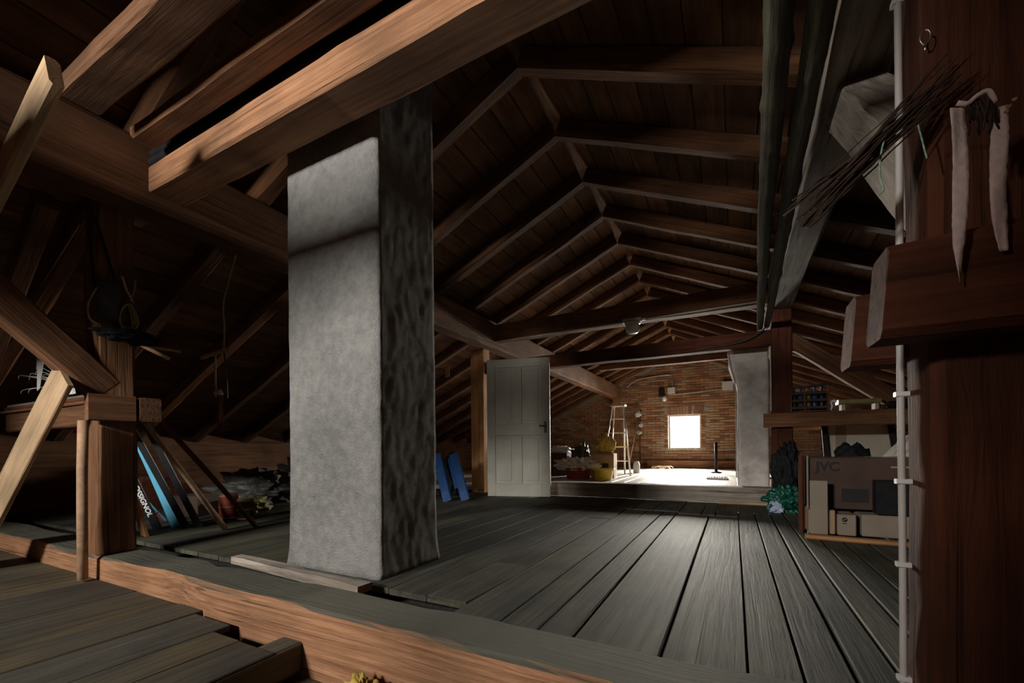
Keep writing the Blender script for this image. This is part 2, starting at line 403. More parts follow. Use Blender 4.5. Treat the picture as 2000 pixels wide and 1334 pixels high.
ceiling = empty('ceiling', (XR, 6.6, ZR + 0.2), 'sloping plank underside of the gabled roof over the whole attic', 'roof', kind='structure')
for nrm, d, xe, side in ((NL, DL, XL, 0), (NR, DR, XE, 1)):
    L = abs(xe - XR) * math.sqrt(1 + S * S) + 0.1
    s = -0.075; k = 0
    while s < L:
        w = random.choice((0.19, 0.21, 0.23, 0.25, 0.2))
        w = min(w, L - s + 0.05)
        cuts = [YF - 0.2] + sorted(random.sample([0.58 + 0.78 * i for i in range(1, 17)], 2)) + [YB + 0.3]
        if k % 3 == 0: cuts = [cuts[0], cuts[1] if cuts[1] > 2 else cuts[2], cuts[3]]
        segs = list(zip(cuts[:-1], cuts[1:]))
        for a, b in segs:
            c = RID + d * (s + w / 2) + nrm * (RD + 0.013 + random.uniform(-0.002, 0.003))
            p0 = Vector((c.x, a + 0.003, c.z)); p1 = Vector((c.x, b - 0.003, c.z))
            m4, LL = frame_from(p0, p1, nrm)
            meshobj('plank', timber_bm(LL, w - 0.007, 0.024, 1, 0, 0.004), 'sheathing', m4, ceiling)
        s += w; k += 1
    ya, yb = YF - 0.7, YB + 0.7
    slabs = [(-0.1, L + 0.1, ya, yb)]
    for s0, s1, y0, y1 in slabs:
        p = RID + nrm * (RD + 0.06) + Vector((0, (y0 + y1) / 2, 0))
        m4, LL = frame_from(p + d * s0, p + d * s1, nrm)
        meshobj('roof_cover', timber_bm(LL, y1 - y0, 0.05, 1, 0, 0.002), 'timber', m4, ceiling)

rys = [round(-2.54 + 0.78 * i, 3) for i in range(22)]
for side, d, nrm, xe in (('left', DL, NL, XL), ('right', DR, NR, XE)):
    L = abs(xe - XR) * math.sqrt(1 + S * S)
    for i, y in enumerate(rys):
        if y < YF + 0.1 or y > YB - 0.05: continue
        k = len([q for q in rys if y < q < YB - 0.05])
        a = RID + nrm * (RD / 2) + Vector((0, y, 0)); b = a + d * L
        timber('rafter', a, b, 0.125 + random.uniform(-0.012, 0.012), RD, 'rafter', nrm, seg=22, jit=0.006, cham=0.022,
               label='rough brown rafter on the %s roof slope, %s from the far brick gable' % (side, ORD[k]), cat='rafter', group='rafters under the roof planks', kind='thing')

def gable(name, y0, y1, holes, mat, label):
    """gable slab between y0 and y1 with rectangular openings"""
    root = empty(name, (XR, (y0 + y1) / 2, 0), label, 'wall', kind='structure')
    xs = sorted({XL - 0.3, XE + 0.3, XR} | {h[0] for h in holes} | {h[1] for h in holes})
    bm = bmesh.new()
    def prism(xa, xb, za, zb, roof):
        ta = under(xa) + 0.22 if roof else zb; tb = under(xb) + 0.22 if roof else zb
        v = [bm.verts.new(p) for p in ((xa, y0, za), (xb, y0, za), (xb, y0, tb), (xa, y0, ta), (xa, y1, za), (xb, y1, za), (xb, y1, tb), (xa, y1, ta))]
        for f in ((0, 1, 2, 3), (5, 4, 7, 6), (4, 0, 3, 7), (1, 5, 6, 2), (3, 2, 6, 7), (4, 5, 1, 0)):
            bm.faces.new([v[i] for i in f])
    for xa, xb in zip(xs[:-1], xs[1:]):
        hs = sorted([h for h in holes if h[0] <= xa + 1e-6 and h[1] >= xb - 1e-6], key=lambda h: h[2])
        z = -0.4
        for h in hs:
            prism(xa, xb, z, h[2], False); z = h[3]
        prism(xa, xb, z, 0, True)
    c = Vector((XR, (y0 + y1) / 2, 0))
    for v in bm.verts: v.co -= c
    meshobj('wall_core', bm, mat, Matrix.Translation(c), root)
    return root

WX0, WX1, WZ0, WZ1 = -1.84, -0.89, 0.61, 1.69
wall_back = gable('wall_back', YB + 0.012, YB + 0.36, [(WX0, WX1, WZ0, WZ1)], 'mortar', 'old brick gable wall with a small bright window')
wall_rear = gable('wall_rear', YF - 0.15, YF, [(-3.3, -2.3, 2.18, 2.64)], 'rear_wall', 'plain outer gable wall with one window, behind the viewpoint')
wall_light_mask = gable('wall_light_mask', -1.12, -1.0, [(-4.3, -2.65, -0.39, 1.88), (-2.65, -1.24, -0.39, 2.07), (-3.12, -2.65, 2.40, 2.57), (-2.65, -1.24, 2.28, 2.57)], 'sheathing', 'added boarded partition just behind the viewpoint, its openings cut to shape the rear light')  # unseen partition, added with stepped openings to shape the rear daylight
for nm, x0, x1, lab in (('wall_left', XL - 0.1, XL + 0.05, 'low boarded side wall under the left eaves'), ('wall_right', XE - 0.05, XE + 0.1, 'low boarded side wall under the right eaves')):
    boxobj(nm, x0, x1, YF, YB, -0.3, 1.0, 'sheathing', label=lab, cat='wall', kind='structure')

# bricks of the far gable: the ones in view are parts, the rest one joined part
bx, bz = 0.262, 0.079
brick_me = []
for q in range(4):
    bm = timber_bm(0.25, 0.05, 0.066, 2, 0.0025, 0.006)
    me = bpy.data.meshes.new('brick'); bmesh.ops.recalc_face_normals(bm, faces=bm.faces); bm.to_mesh(me); bm.free(); me.materials.append(M['brick']); brick_me.append(me)
cells = []
for r in range(-1, 48):
    z = 0.04 + r * bz
    for c in range(-26, 27):
        x = XR + c * bx + (bx / 2 if r % 2 else 0)
        if x < XL or x + 0.25 > XE: continue
        if z + 0.04 > min(under(x), under(x + 0.25)) + 0.1: continue
        if x + 0.25 > WX0 - 0.005 and x < WX1 + 0.005 and z + 0.033 > WZ0 - 0.02 and z - 0.033 < WZ1 + 0.25:
            # closers beside the opening
            continue
        cells.append((x, z))
seen = [c for c in cells if -3.35 < c[0] < 0.05 and 0.15 < c[1] < 2.75]
seen.sort(key=lambda c: abs(c[0] + 1.36) + abs(c[1] - 1.15) * 1.2)
big = set(seen[:285])
rest = bmesh.new()
for (x, z) in cells:
    y = YB + 0.012 - random.uniform(-0.006, 0.008)
    if (x, z) in big:
        o = bpy.data.objects.new('brick', random.choice(brick_me))
        link(o, Matrix.Translation((x, y, z)) @ Matrix.Rotation(random.uniform(-0.012, 0.012), 4, 'Y'), wall_back)
    else:
        b2 = timber_bm(0.25, 0.05, 0.066, 1, 0, 0.006)
        me = bpy.data.meshes.new('tmp'); b2.to_mesh(me); b2.free()
        me.transform(Matrix.Translation((x - XR, y - YB, z)))
        rest.from_mesh(me); bpy.data.meshes.remove(me)
meshobj('brick_field', rest, 'brick', Matrix.Translation((XR, YB, 0)), wall_back, kind='stuff')
for k in range(13):   # soldier course over the window
    x = WX0 - 0.06 + k * 0.0835
    o = bpy.data.objects.new('brick', brick_me[k % 4])
    link(o, Matrix.Translation((x + 0.035, YB + 0.006, WZ1 + 0.008)) @ Matrix.Rotation(math.radians(-90), 4, 'Y') @ Matrix.Rotation((k - 6) * 0.015, 4, 'Y'), wall_back)
for z0 in range(14):  # half bricks closing the jambs
    z = WZ0 + 0.03 + z0 * bz
    for x in (WX0 - 0.125, WX1 + 0.01):
        o = bpy.data.objects.new('brick', brick_me[z0 % 4])
        link(o, Matrix.Translation((x, YB + 0.011, z)) @ Matrix.Diagonal((0.46, 1, 1, 1)), wall_back)

def window(name, x0, x1, z0, z1, y, label, paint, fw=0.045):
    root = empty(name, ((x0 + x1) / 2, y, z0), label, 'window', kind='structure')
    for a, b, c, d in ((x0, x1, z0, z0 + fw), (x0, x1, z1 - fw, z1), (x0, x0 + fw, z0 + fw, z1 - fw), (x1 - fw, x1, z0 + fw, z1 - fw)):
        boxobj('window_frame', a, b, y - 0.03, y + 0.03, c, d, paint, root)
    boxobj('pane', x0 + fw, x1 - fw, y - 0.003, y + 0.003, z0 + fw, z1 - fw, 'glass', root, cham=0.001)
    return root
window('window_1', WX0, WX1, WZ0, WZ1, YB + 0.17, 'small square window glowing white in the brick gable', 'frame_paint')
window('window_2', -3.3, -2.3, 2.18, 2.64, YF - 0.08, 'window in the outer gable behind the viewpoint', 'frame_paint', 0.03)

# ------------------------------------------------------------------ floors
def floor_plank(root, x0, x1, y0, y1, ztop, mat, th=0.03, gap=0.004):
    m4, L = frame_from(((x0 + x1) / 2, y0 + 0.002, ztop - th / 2 + random.uniform(-0.003, 0.002)), ((x0 + x1) / 2, y1 - 0.002, ztop - th / 2 + random.uniform(-0.003, 0.002)))
    return meshobj('plank', timber_bm(L, (x1 - x0) - gap, th, max(2, int(L / 0.7)), 0.0012, 0.004), mat, m4, root)

floor = empty('floor', (-1, 3.6, 0), 'weathered grey plank floor between the two cross beams', 'floor', kind='structure')
J = [-1.08, -0.845, -0.678, -0.537, -0.224, 0.035, 0.182, 0.323, 0.443, 0.563, 0.695, 0.84, 1.0, 1.2, 1.42, 1.66, 1.9, 2.15, 2.4, 2.65, 2.9, 3.15, 3.4, 3.65, 3.9, 4.15, 4.4, 4.75]
for i, (a, b) in enumerate(zip(J[:-1], J[1:])):
    e = 4.86 if b < 0.0 else (4.72 if b < 0.04 else 5.78)
    floor_plank(floor, a, b, 1.44, e, 0.0, 'floor', gap=random.choice((0.005, 0.008, 0.013)))
JL = [-7.55, -7.3, -7.05, -6.8, -6.55, -6.3, -6.05, -5.8, -5.55, -5.3, -5.05, -4.8, -4.55, -4.3, -4.05, -3.8, -3.55, -3.3, -3.05, -2.8, -2.55, -2.3, -2.05, -1.8, -1.55, -1.31, -1.08]
for i, (a, b) in enumerate(zip(JL[:-1], JL[1:])):
    y0 = 1.62 if a < -1.3 else 2.66
    floor_plank(floor, a, b, y0, 3.3 + (i * 0.37) % 1.4, 0.0, 'floor', gap=random.choice((0.005, 0.009)))
    floor_plank(floor, a, b, 3.3 + (i * 0.37) % 1.4, 5.78 if a < -2.1 else 4.93, 0.0, 'floor')
floor_plank(floor, -1.31, -1.08, 1.62, 2.65, 0.002, 'floor')
xs = [-2.05, -1.9, -1.62, -1.42, -1.26, -1.02, -0.8, -0.52, -0.3, -0.17, 0.035]
for a, b in zip(xs[:-1], xs[1:]):      # short boards before the far cross beam, lying a little proud
    floor_plank(floor, a, b, 4.88 if b < -0.5 else 4.74, 5.78, 0.008, 'floor', gap=0.009)
boxobj('subfloor', XL, XE, 1.4, 5.8, -0.16, -0.1, 'dark_void', floor)

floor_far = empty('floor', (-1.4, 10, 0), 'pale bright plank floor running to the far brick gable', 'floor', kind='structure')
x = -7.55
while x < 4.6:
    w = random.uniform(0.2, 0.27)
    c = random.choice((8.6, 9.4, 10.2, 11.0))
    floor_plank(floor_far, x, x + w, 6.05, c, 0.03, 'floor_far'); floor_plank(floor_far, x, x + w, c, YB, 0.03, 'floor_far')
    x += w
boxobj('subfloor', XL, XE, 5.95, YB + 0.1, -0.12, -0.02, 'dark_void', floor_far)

floor_near = empty('floor', (-2, 0, -0.09), 'lower worn plank floor in front of the orange cross beam', 'floor', kind='structure')
JN = [-7.5, -7.1, -6.7, -6.3, -5.9, -5.5, -5.1, -4.7, -4.35, -4.0, -3.75, -3.5]
for a, b in zip(JN[:-1], JN[1:]):
    floor_plank(floor_near, a, b, YF, 1.165, -0.09, 'floor_near')
floor_plank(floor_near, -3.5, -3.02, YF, 1.165, -0.088, 'floor_near', gap=0.012)
floor_plank(floor_near, -3.02, -2.55, YF, 1.165, -0.09, 'floor_near')
floor_plank(floor_near, -2.55, -2.33, YF, 1.165, -0.086, 'floor_near', gap=0.01)
floor_plank(floor_near, -2.33, -2.03, YF, 1.13, -0.09, 'floor_near', gap=0.006)
floor_plank(floor_near, -2.03, -1.83, YF, 1.055, -0.09, 'floor_near', gap=0.003)
floor_plank(floor_near, -1.83, -1.60, YF, 1.05, -0.092, 'floor_near', gap=0.003)
timber('joist', (-1.66, YF, -0.16), (-1.66, 1.168, -0.16), 0.13, 0.13, 'floor_near', parent=floor_near, jit=0.004)
x = -1.58
for w in (0.42, 0.3, 0.34, 0.3, 0.3, 0.3, 0.32, 0.3, 0.3, 0.3, 0.3, 0.3, 0.3, 0.3, 0.3, 0.3, 0.3, 0.3, 0.3, 0.2):
    floor_plank(floor_near, x, x + w, YF, 1.05 if x > -1.2 else 1.165, -0.235, 'floor_near', gap=0.008); x += w
boxobj('subfloor', XL, XE, YF, 1.2, -0.40, -0.32, 'dark_void', floor_near)

# ------------------------------------------------------------------ the timber frame
timber('tie_beam', (XL + 0.1, 1.29, -0.14), (XE - 0.1, 1.29, -0.14), 0.24, 0.38, 'timber_dusty', seg=90, jit=0.007, cham=0.014, chips=0.045,
       label='heavy orange cross beam with torn grain lying across the floor', cat='beam', kind='thing')
timber('tie_beam', (-2.42, 5.915, 0.1), (XE - 0.1, 5.915, 0.1), 0.23, 0.20, 'grey_wood', seg=40, jit=0.006,
       label='low grey cross beam on the floor before the bright far room', cat='beam', kind='thing')

def purlin(x0, x1, label, mat):
    timber('purlin', ((x0 + x1) / 2, YF + 0.02, 2.49), ((x0 + x1) / 2, YB - 0.02, 2.49), x1 - x0, 0.42, mat, seg=60, jit=0.009, cham=0.025, label=label, cat='beam', kind='thing')
purlin(-3.58, -3.33, 'long hewn purlin under the left rafters, ending at the brick gable', 'timber')
purlin(0.37, 0.61, 'grey hewn purlin under the right rafters beside the two logs', 'grey_wood')

# frame by the viewpoint
lp = timber('post', (-3.635, 1.285, 0.05), (-3.635, 1.285, 2.28), 0.17, 0.205, 'timber', up=(0, 1, 0), seg=14, jit=0.008, cham=0.022,
       label='brown post on the orange cross beam with a rope hank on it', cat='post', kind='thing')
boxobj('packing_board', -3.548, -3.492, 1.125, 1.36, 0.895, 1.06, 'timber', lp)
rp = timber('post', (0.485, 1.305, 0.05), (0.485, 1.305, 2.28), 0.215, 0.17, 'timber_red', up=(0, 1, 0), seg=20, jit=0.006, cham=0.02,
       label='broad reddish post with a white conduit clipped to its side', cat='post', kind='thing')
timber('collar_beam', (-3.93, 1.475, 2.458), (1.05, 1.475, 2.458), 0.21, 0.165, 'timber_warm', seg=36, jit=0.005, cham=0.012,
       label='orange cracked collar beam passing in front of the grey chimney', cat='beam', kind='thing')
timber('collar_beam', (-3.07, 0.968, 2.587), (0.45, 0.968, 2.587), 0.176, 0.094, 'timber', seg=24, jit=0.005,
       label='brown beam with a sawn end above the slanting short board, nearest overhead', cat='beam', kind='thing')
timber('collar_beam', (-3.12, 1.262, 2.573), (0.45, 1.262, 2.573), 0.125, 0.066, 'timber', seg=24, jit=0.004,
       label='thin brown beam overhead just in front of the orange collar beam', cat='beam', kind='thing')
for i, (y, lab) in enumerate(((1.165, 'brown clamp timber with rounded end on the front of the reddish post'), (1.43, 'brown clamp timber with rounded end behind the reddish post'))):
    bm = timber_bm(3.4, 0.12, 0.195, 14, 0.003, 0.014)
    for v in bm.verts:            # rounded upper corner of the free end
        if v.co.x < 0.01 and v.co.z > 0: v.co.x += 0.012; v.co.z -= 0.014
    if i == 0:
        m4 = Matrix.Translation((0.265, 1.16, 1.012))
    else:
        m4 = Matrix.Translation((0.268, 1.435, 1.0))
    meshobj('clamp_beam', bm, 'timber_red', m4, label=lab, cat='beam', kind='thing', smooth=False)
timber('clamp_beam', (-3.49, 1.44, 0.978), (-6.1, 1.44, 0.978), 0.12, 0.165, 'timber', seg=12, jit=0.004,
       label='brown clamp timber running to the left eaves behind the post', cat='beam', kind='thing')
# knee braces up to the purlins
timber('brace', (-3.62, 1.24, 1.10), (-3.60, 0.02, 2.34), 0.14, 0.17, 'timber', up=(0, 1, 1), seg=8, jit=0.006,
       label='brown knee brace rising from the rope post towards the viewer', cat='brace', kind='thing')
timber('brace', (0.50, 1.33, 1.22), (0.50, 2.62, 2.42), 0.17, 0.20, 'grey_wood', up=(0, -1, 1), seg=10, jit=0.006,
       label='pale knee brace between the reddish post and the right purlin', cat='brace', kind='thing')
timber('strut', (-2.68, 0.76, 2.40), (-3.95, 0.76, 1.90), 0.05, 0.16, 'plank_pale', up=(1, 0, -1), seg=6, jit=0.003,
       label='short brown board nailed slanting under the roof at the upper left', cat='board', kind='thing')
timber('strut', (-3.66, 1.0, 2.22), (-4.95, 1.0, 1.28), 0.10, 0.15, 'timber', up=(1, 0, 1), seg=8, jit=0.005,
       label='dark strut slanting down to the eaves left of the rope post', cat='strut', kind='thing')

# frame at the old partition
timber('post', (0.50, 5.91, 0.2), (0.50, 5.91, 2.28), 0.205, 0.18, 'timber_red', up=(0, 1, 0), seg=12, jit=0.004,
       label='dark red-brown post beside the plastered flue', cat='post', kind='thing')
bp_ = timber('post', (-3.62, 5.91, 0.0), (-3.62, 5.91, 2.28), 0.23, 0.18, 'plank_orange', up=(0, 1, 0), seg=12, jit=0.004,
       label='orange-brown boarded post beside the pale door', cat='post', kind='thing')
boxobj('casing_board', -3.74, -3.60, 5.79, 5.82, 0.0, 2.26, 'plank_orange', bp_)
boxobj('casing_board', -3.595, -3.50, 5.785, 5.82, 0.0, 2.26, 'plank_orange', bp_)
collar1 = timber('collar_beam', (-3.35, 5.91, 2.5), (0.40, 5.91, 2.5), 0.17, 0.26, 'timber', seg=18, jit=0.005,
       label='dark collar beam carrying the glass lamp', cat='beam', kind='thing')
timber('collar_beam', (-3.5, 5.91, 1.97), (0.40, 5.91, 1.97), 0.16, 0.18, 'timber_red', seg=18, jit=0.004,
       label='lower red-brown cross beam above the pale door', cat='beam', kind='thing')
timber('collar_beam', (-2.98, 10.6, 2.75), (0.14, 10.6, 2.75), 0.17, 0.25, 'timber', seg=14, jit=0.005,
       label='collar beam in the far room, nearest the brick gable', cat='beam', kind='thing')
timber('clamp_beam', (0.31, 5.76, 0.99), (4.2, 5.76, 0.99), 0.11, 0.16, 'timber', seg=10, jit=0.004,
       label='horizontal timber used as a shelf across the far red-brown post', cat='beam', kind='thing')
timber('brace', (0.58, 5.91, 1.93), (1.75, 5.91, 0.98), 0.12, 0.17, 'timber', up=(1, 0, 1), seg=8, jit=0.004,
       label='dark strut slanting down from the far red-brown post to the shelf timber', cat='strut', kind='thing')
timber('post', (-3.45, 14.15, 0.0), (-3.45, 14.15, 2.28), 0.2, 0.2, 'timber_warm', up=(0, 1, 0), seg=8, jit=0.004,
       label='post under the far end of the left purlin at the brick gable', cat='post', kind='thing')
timber('post', (0.49, 10.6, 0.03), (0.49, 10.6, 2.28), 0.2, 0.18, 'timber', up=(0, 1, 0), seg=8, jit=0.004,
       label='dark post in the far room under the right purlin', cat='post', kind='thing')
timber('timber_baulk', (-2.45, 14.16, 0.15), (0.2, 14.16, 0.15), 0.18, 0.22, 'timber_warm', seg=10, jit=0.006,
       label='brown baulk lying on the floor along the foot of the brick gable', cat='beam', kind='thing')

# ------------------------------------------------------------------ chimneys
def chimney(name, x0, x1, y0, y1, z0, z1, mat, label, flare=0.05, amp=0.012, lean=None, nz=110, nr=26):
    bm = bmesh.new(); rings = []
    cx, cy = (x0 + x1) / 2, (y0 + y1) / 2
    for i in range(nz + 1):
        z = z0 + (z1 - z0) * i / nz
        f = flare * math.exp(-(z - z0) / 0.12)
        ring = []
        hx, hy = (x1 - x0) / 2 + f, (y1 - y0) / 2 + f
        pts = []
        for k in range(nr): pts.append((-hx + 2 * hx * k / nr, -hy, 0, -1))
        for k in range(nr): pts.append((hx, -hy + 2 * hy * k / nr, 1, 0))
        for k in range(nr): pts.append((hx - 2 * hx * k / nr, hy, 0, 1))
        for k in range(nr): pts.append((-hx, hy - 2 * hy * k / nr, -1, 0))
        for (a, b, nx, ny) in pts:
            ox = lean(z) if lean and a < 0 else 0.0
            d = amp * 0.3 * noise.fractal(Vector((a * 2.2, b * 2.2, z * 1.3)) + Vector((cx, cy, 0)), 0.9, 2.1, 3) + amp * 0.22 * noise.noise(Vector((a * 30, b * 30, z * 14)))
            e = 0.0
            if abs(abs(a) - hx) < 1e-5 and abs(abs(b) - hy) < 1e-5:      # worn arrises
                e = 0.010
            ring.append(bm.verts.new((a + ox + nx * d - math.copysign(e, a) * (e > 0), b + ny * d - math.copysign(e, b) * (e > 0), z - z0)))
        rings.append(ring)
    n = 4 * nr
    for i in range(nz):
        for j in range(n):
            bm.faces.new((rings[i][j], rings[i][(j + 1) % n], rings[i + 1][(j + 1) % n], rings[i + 1][j]))
    bm.faces.new(rings[0]); bm.faces.new(rings[-1])
    return meshobj(name, bm, mat, Matrix.Translation((cx, cy, z0)), None, smooth=True, label=label, cat='chimney', kind='thing')

chimney('chimney', -2.44, -1.69, 1.70, 2.215, 0.0, 3.3, 'plaster', 'square grey chimney of rough plaster standing on the plank floor', amp=0.013, flare=0.018)
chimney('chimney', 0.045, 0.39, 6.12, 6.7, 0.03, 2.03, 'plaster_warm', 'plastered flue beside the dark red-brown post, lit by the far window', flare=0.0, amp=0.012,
        lean=lambda z: -0.10 * min(1, max(0, (z - 1.45) / 0.3)), nz=60, nr=14)

# ------------------------------------------------------------------ logs on the cross beams
def log(p0, p1, r, label, seed):
    a, b = Vector(p0), Vector(p1); m4, L = frame_from(a, b)
    pts = []; n = 200
    for i in range(n + 1):
        x = L * i / n
        pts.append((x, 0.012 * noise.noise((x * 0.8, seed, 0)), 0.012 * noise.noise((x * 0.8, seed, 5))))
    kn = [(random.uniform(0, L), random.uniform(0, 6.28)) for _ in range(26)]
    def rf(t):
        x = t * L
        def g(th):
            k = 1 + 0.07 * noise.noise((x * 6, math.cos(th) * 1.5 + seed, math.sin(th) * 1.5)) + 0.06 * noise.noise((x * 19, math.cos(th) * 3 + seed, math.sin(th) * 3))
            for kx, kt in kn:
                dd = abs(x - kx)
                if dd < 0.06:
                    k += 0.22 * (1 - dd / 0.06) * max(0, math.cos(th - kt)) ** 6
            return r * k * (1.0 - 0.45 * t)
        return g
    bm = tube_bm(pts, r, 14, rfun=rf)
    return meshobj('log', bm, 'log', m4, smooth=True, label=label, cat='log', group='logs stored on the cross beams', kind='thing')
log((0.105, 0.3, 2.345), (0.282, 5.84, 2.098), 0.058, 'barked log on the cross beams, the one farther from the purlin', 1.0)
log((0.262, 0.3, 2.345), (0.358, 5.80, 2.096), 0.054, 'barked log on the cross beams, the one beside the purlin', 5.0)

# ------------------------------------------------------------------ door
dbase = Vector((-3.16, 5.315, 0.01)); dend = Vector((-2.28, 5.55, 0.01))
m4, DW = frame_from(dbase, dend)
door = empty('door_1', dbase, 'pale painted four-panel door standing open beside the boarded post', 'door', kind='thing')
DH = 1.96
def dpart(name, x0, x1, z0, z1, y0, y1, mat='door_paint', parent=None, cham=0.004):
    bm = bmesh.new(); bmesh.ops.create_cube(bm, size=1); bmesh.ops.scale(bm, vec=(x1 - x0, y1 - y0, z1 - z0), verts=bm.verts)
    bmesh.ops.bevel(bm, geom=bm.edges[:], offset=cham, segments=1, affect='EDGES')
    return meshobj(name, bm, mat, m4 @ Matrix.Translation(((x0 + x1) / 2, (y0 + y1) / 2, (z0 + z1) / 2)), parent or door)
dpart('stile', 0, 0.12, 0, DH, 0, 0.038); dpart('stile', DW - 0.12, DW, 0, DH, 0, 0.038)
for za, zb in ((0.18, 0.87), (1.03, DH - 0.12)):
    dpart('stile', DW / 2 - 0.055, DW / 2 + 0.055, za, zb, 0, 0.037)
dpart('rail', 0.12, DW - 0.12, 0, 0.18, 0, 0.037); dpart('rail', 0.12, DW - 0.12, 0.87, 1.03, 0, 0.037); dpart('rail', 0.12, DW - 0.12, DH - 0.12, DH, 0, 0.037)
for xa, xb in ((0.12, DW / 2 - 0.055), (DW / 2 + 0.055, DW - 0.12)):
    for za, zb in ((0.18, 0.87), (1.03, DH - 0.12)):
        pn = dpart('door_panel', xa, xb, za, zb, 0.013, 0.025, cham=0.002)
        dpart('raised_field', xa + 0.045, xb - 0.045, za + 0.045, zb - 0.045, 0.006, 0.014, parent=pn, cham=0.003)
lk = dpart('lock_plate', DW - 0.085, DW - 0.045, 0.90, 1.06, -0.004, 0.0, 'iron', cham=0.001)
dpart('door_handle', DW - 0.15, DW - 0.055, 0.99, 1.008, -0.045, -0.028, 'iron', cham=0.004)
dpart('handle_neck', DW - 0.075, DW - 0.057, 0.99, 1.008, -0.03, 0.0, 'iron', cham=0.003)

# ------------------------------------------------------------------ things near the viewpoint, right
PI = math.pi
c = empty('conduit', (0.362, 1.36, 0.05), 'white plastic conduit running up the side of the reddish post', 'pipe')
tube('conduit_pipe', spline([(0.362, 1.36, 0.05), (0.363, 1.362, 0.5), (0.361, 1.36, 1.0), (0.363, 1.36, 1.5), (0.362, 1.36, 2.27)], 30), 0.0078, 'conduit', 10, c)
for z in (0.131, 0.408, 0.61, 0.822, 1.775):
    boxobj('pipe_clip', 0.350, 0.381, 1.351, 1.371, z - 0.006, z + 0.006, 'clip', c, cham=0.002)

def twig(p0, p1, r, bend, parent, n=10):
    a, b = Vector(p0), Vector(p1); d = b - a
    pts = []
    for i in range(n + 1):
        t = i / n
        k = math.sin(PI * t)
        pts.append(a + d * t + Vector(bend) * k + Vector((random.uniform(-1, 1), random.uniform(-1, 1), random.uniform(-1, 1))) * 0.0016)
    return tube('twig', pts, r, 'bark', 5, parent, rfun=lambda t: r * (1.15 - 0.75 * t))
tw = empty('twig_bundle', (0.29, 1.185, 1.345), 'bundle of dark dry twigs tied with green twine on the reddish post', 'twigs')
kn = Vector((0.289, 1.185, 1.352)); ax = Vector((0.255, 0, 0.206)).normalized(); sd = Vector((-ax.z, 0, ax.x))
for i in range(62):
    o = sd * random.uniform(-0.012, 0.012) + Vector((0, random.uniform(-0.016, 0.010), 0))
    la, lb = random.uniform(0.06, 0.22), random.uniform(0.05, 0.175)
    fa, fb = random.uniform(-0.028, 0.022), random.uniform(-0.025, 0.028)
    twig(kn + o * 1.2 - ax * la + sd * fa * la / 0.15, kn + o * 1.3 + ax * lb + sd * fb * lb / 0.12 + Vector((0, -0.01, 0)), random.uniform(0.0013, 0.0029), sd * random.uniform(-0.004, 0.004), tw)
for zz in (-0.003, 0.0, 0.003):
    ring = [kn + ax * zz + (sd * math.cos(t) + Vector((0, 1, 0)) * math.sin(t)) * 0.0155 for t in [2 * PI * k / 16 for k in range(17)]]
    tube('twine', ring, 0.0014, 'string', 6, tw)
tube('twine', spline([kn + Vector((0, -0.018, 0)), kn + Vector((-0.008, -0.02, -0.04)), kn + Vector((-0.010, -0.02, -0.085)), kn + Vector((-0.004, -0.02, -0.113)), kn + Vector((-0.013, -0.02, -0.122))], 20), 0.0018, 'string', 6, tw)
tube('twine', spline([kn + Vector((0.052, -0.018, 0.006)), kn + Vector((0.056, -0.02, -0.02)), kn + Vector((0.062, -0.02, -0.055)), kn + Vector((0.065, -0.02, -0.07))], 16), 0.0016, 'string', 6, tw)

ring = [(0.366 + 0.0085 * math.sin(t), 1.208, 1.561 + 0.015 * math.cos(t)) for t in [2 * PI * k / 20 for k in range(21)]]
hk = empty('hook_ring', (0.366, 1.215, 1.545), 'small bright wire ring hanging on the reddish post', 'hook')
tube('ring', ring, 0.0014, 'steel', 6, hk)
tube('shank', [(0.370, 1.222, 1.545), (0.368, 1.208, 1.545)], 0.002, 'iron', 6, hk)

def ribbon(x0, z0, z1, w0, w1, y, seed, parent, tip):
    bm = bmesh.new(); n = 36; rows = []
    for i in range(n + 1):
        t = i / n; z = z0 + (z1 - z0) * t
        w = (w0 + (w1 - w0) * t) * (1 if t < 0.75 else max(0.12, 1 - ((t - 0.75) / 0.25) ** 1.3 * tip))
        cx = 0.004 * math.sin(t * 5 + seed) + 0.006 * t
        row = []
        for j in range(5):
            q = j / 4 - 0.5
            yy = 0.005 * math.sin(t * 6 + seed + q * 2.2) + 0.004 * q * math.sin(t * 4 + seed) + 0.0015 * noise.noise((t * 22, q * 4, seed))
            row.append((cx + q * w + 0.0008 * noise.noise((t * 50, j, seed)), yy, z - z0))
        rows.append(row)
    f = [[bm.verts.new(p) for p in r] for r in rows]; b = [[bm.verts.new((p[0], p[1] + 0.0012, p[2])) for p in r] for r in rows]
    for i in range(n):
        for j in range(4):
            bm.faces.new((f[i][j], f[i][j + 1], f[i + 1][j + 1], f[i + 1][j])); bm.faces.new((b[i][j], b[i + 1][j], b[i + 1][j + 1], b[i][j + 1]))
        bm.faces.new((f[i][0], f[i + 1][0], b[i + 1][0], b[i][0])); bm.faces.new((f[i][4], b[i][4], b[i + 1][4], f[i + 1][4]))
    for r in (0, n):
        for j in range(4): bm.faces.new((f[r][j], f[r][j + 1], b[r][j + 1], b[r][j]))
    return meshobj('ribbon', bm, 'ribbon', Matrix.Translation((x0, y, z0)), parent, smooth=True)
rb = empty('ribbon_spray', (0.395, 1.085, 1.34), 'dry flower spray with two long pale pink ribbons on the reddish post', 'decoration')
ribbon(0.3705, 1.322, 0.998, 0.023, 0.017, 1.083, 0.3, rb, 0.95)
ribbon(0.424, 1.305, 1.045, 0.020, 0.024, 1.083, 1.7, rb, 0.55)
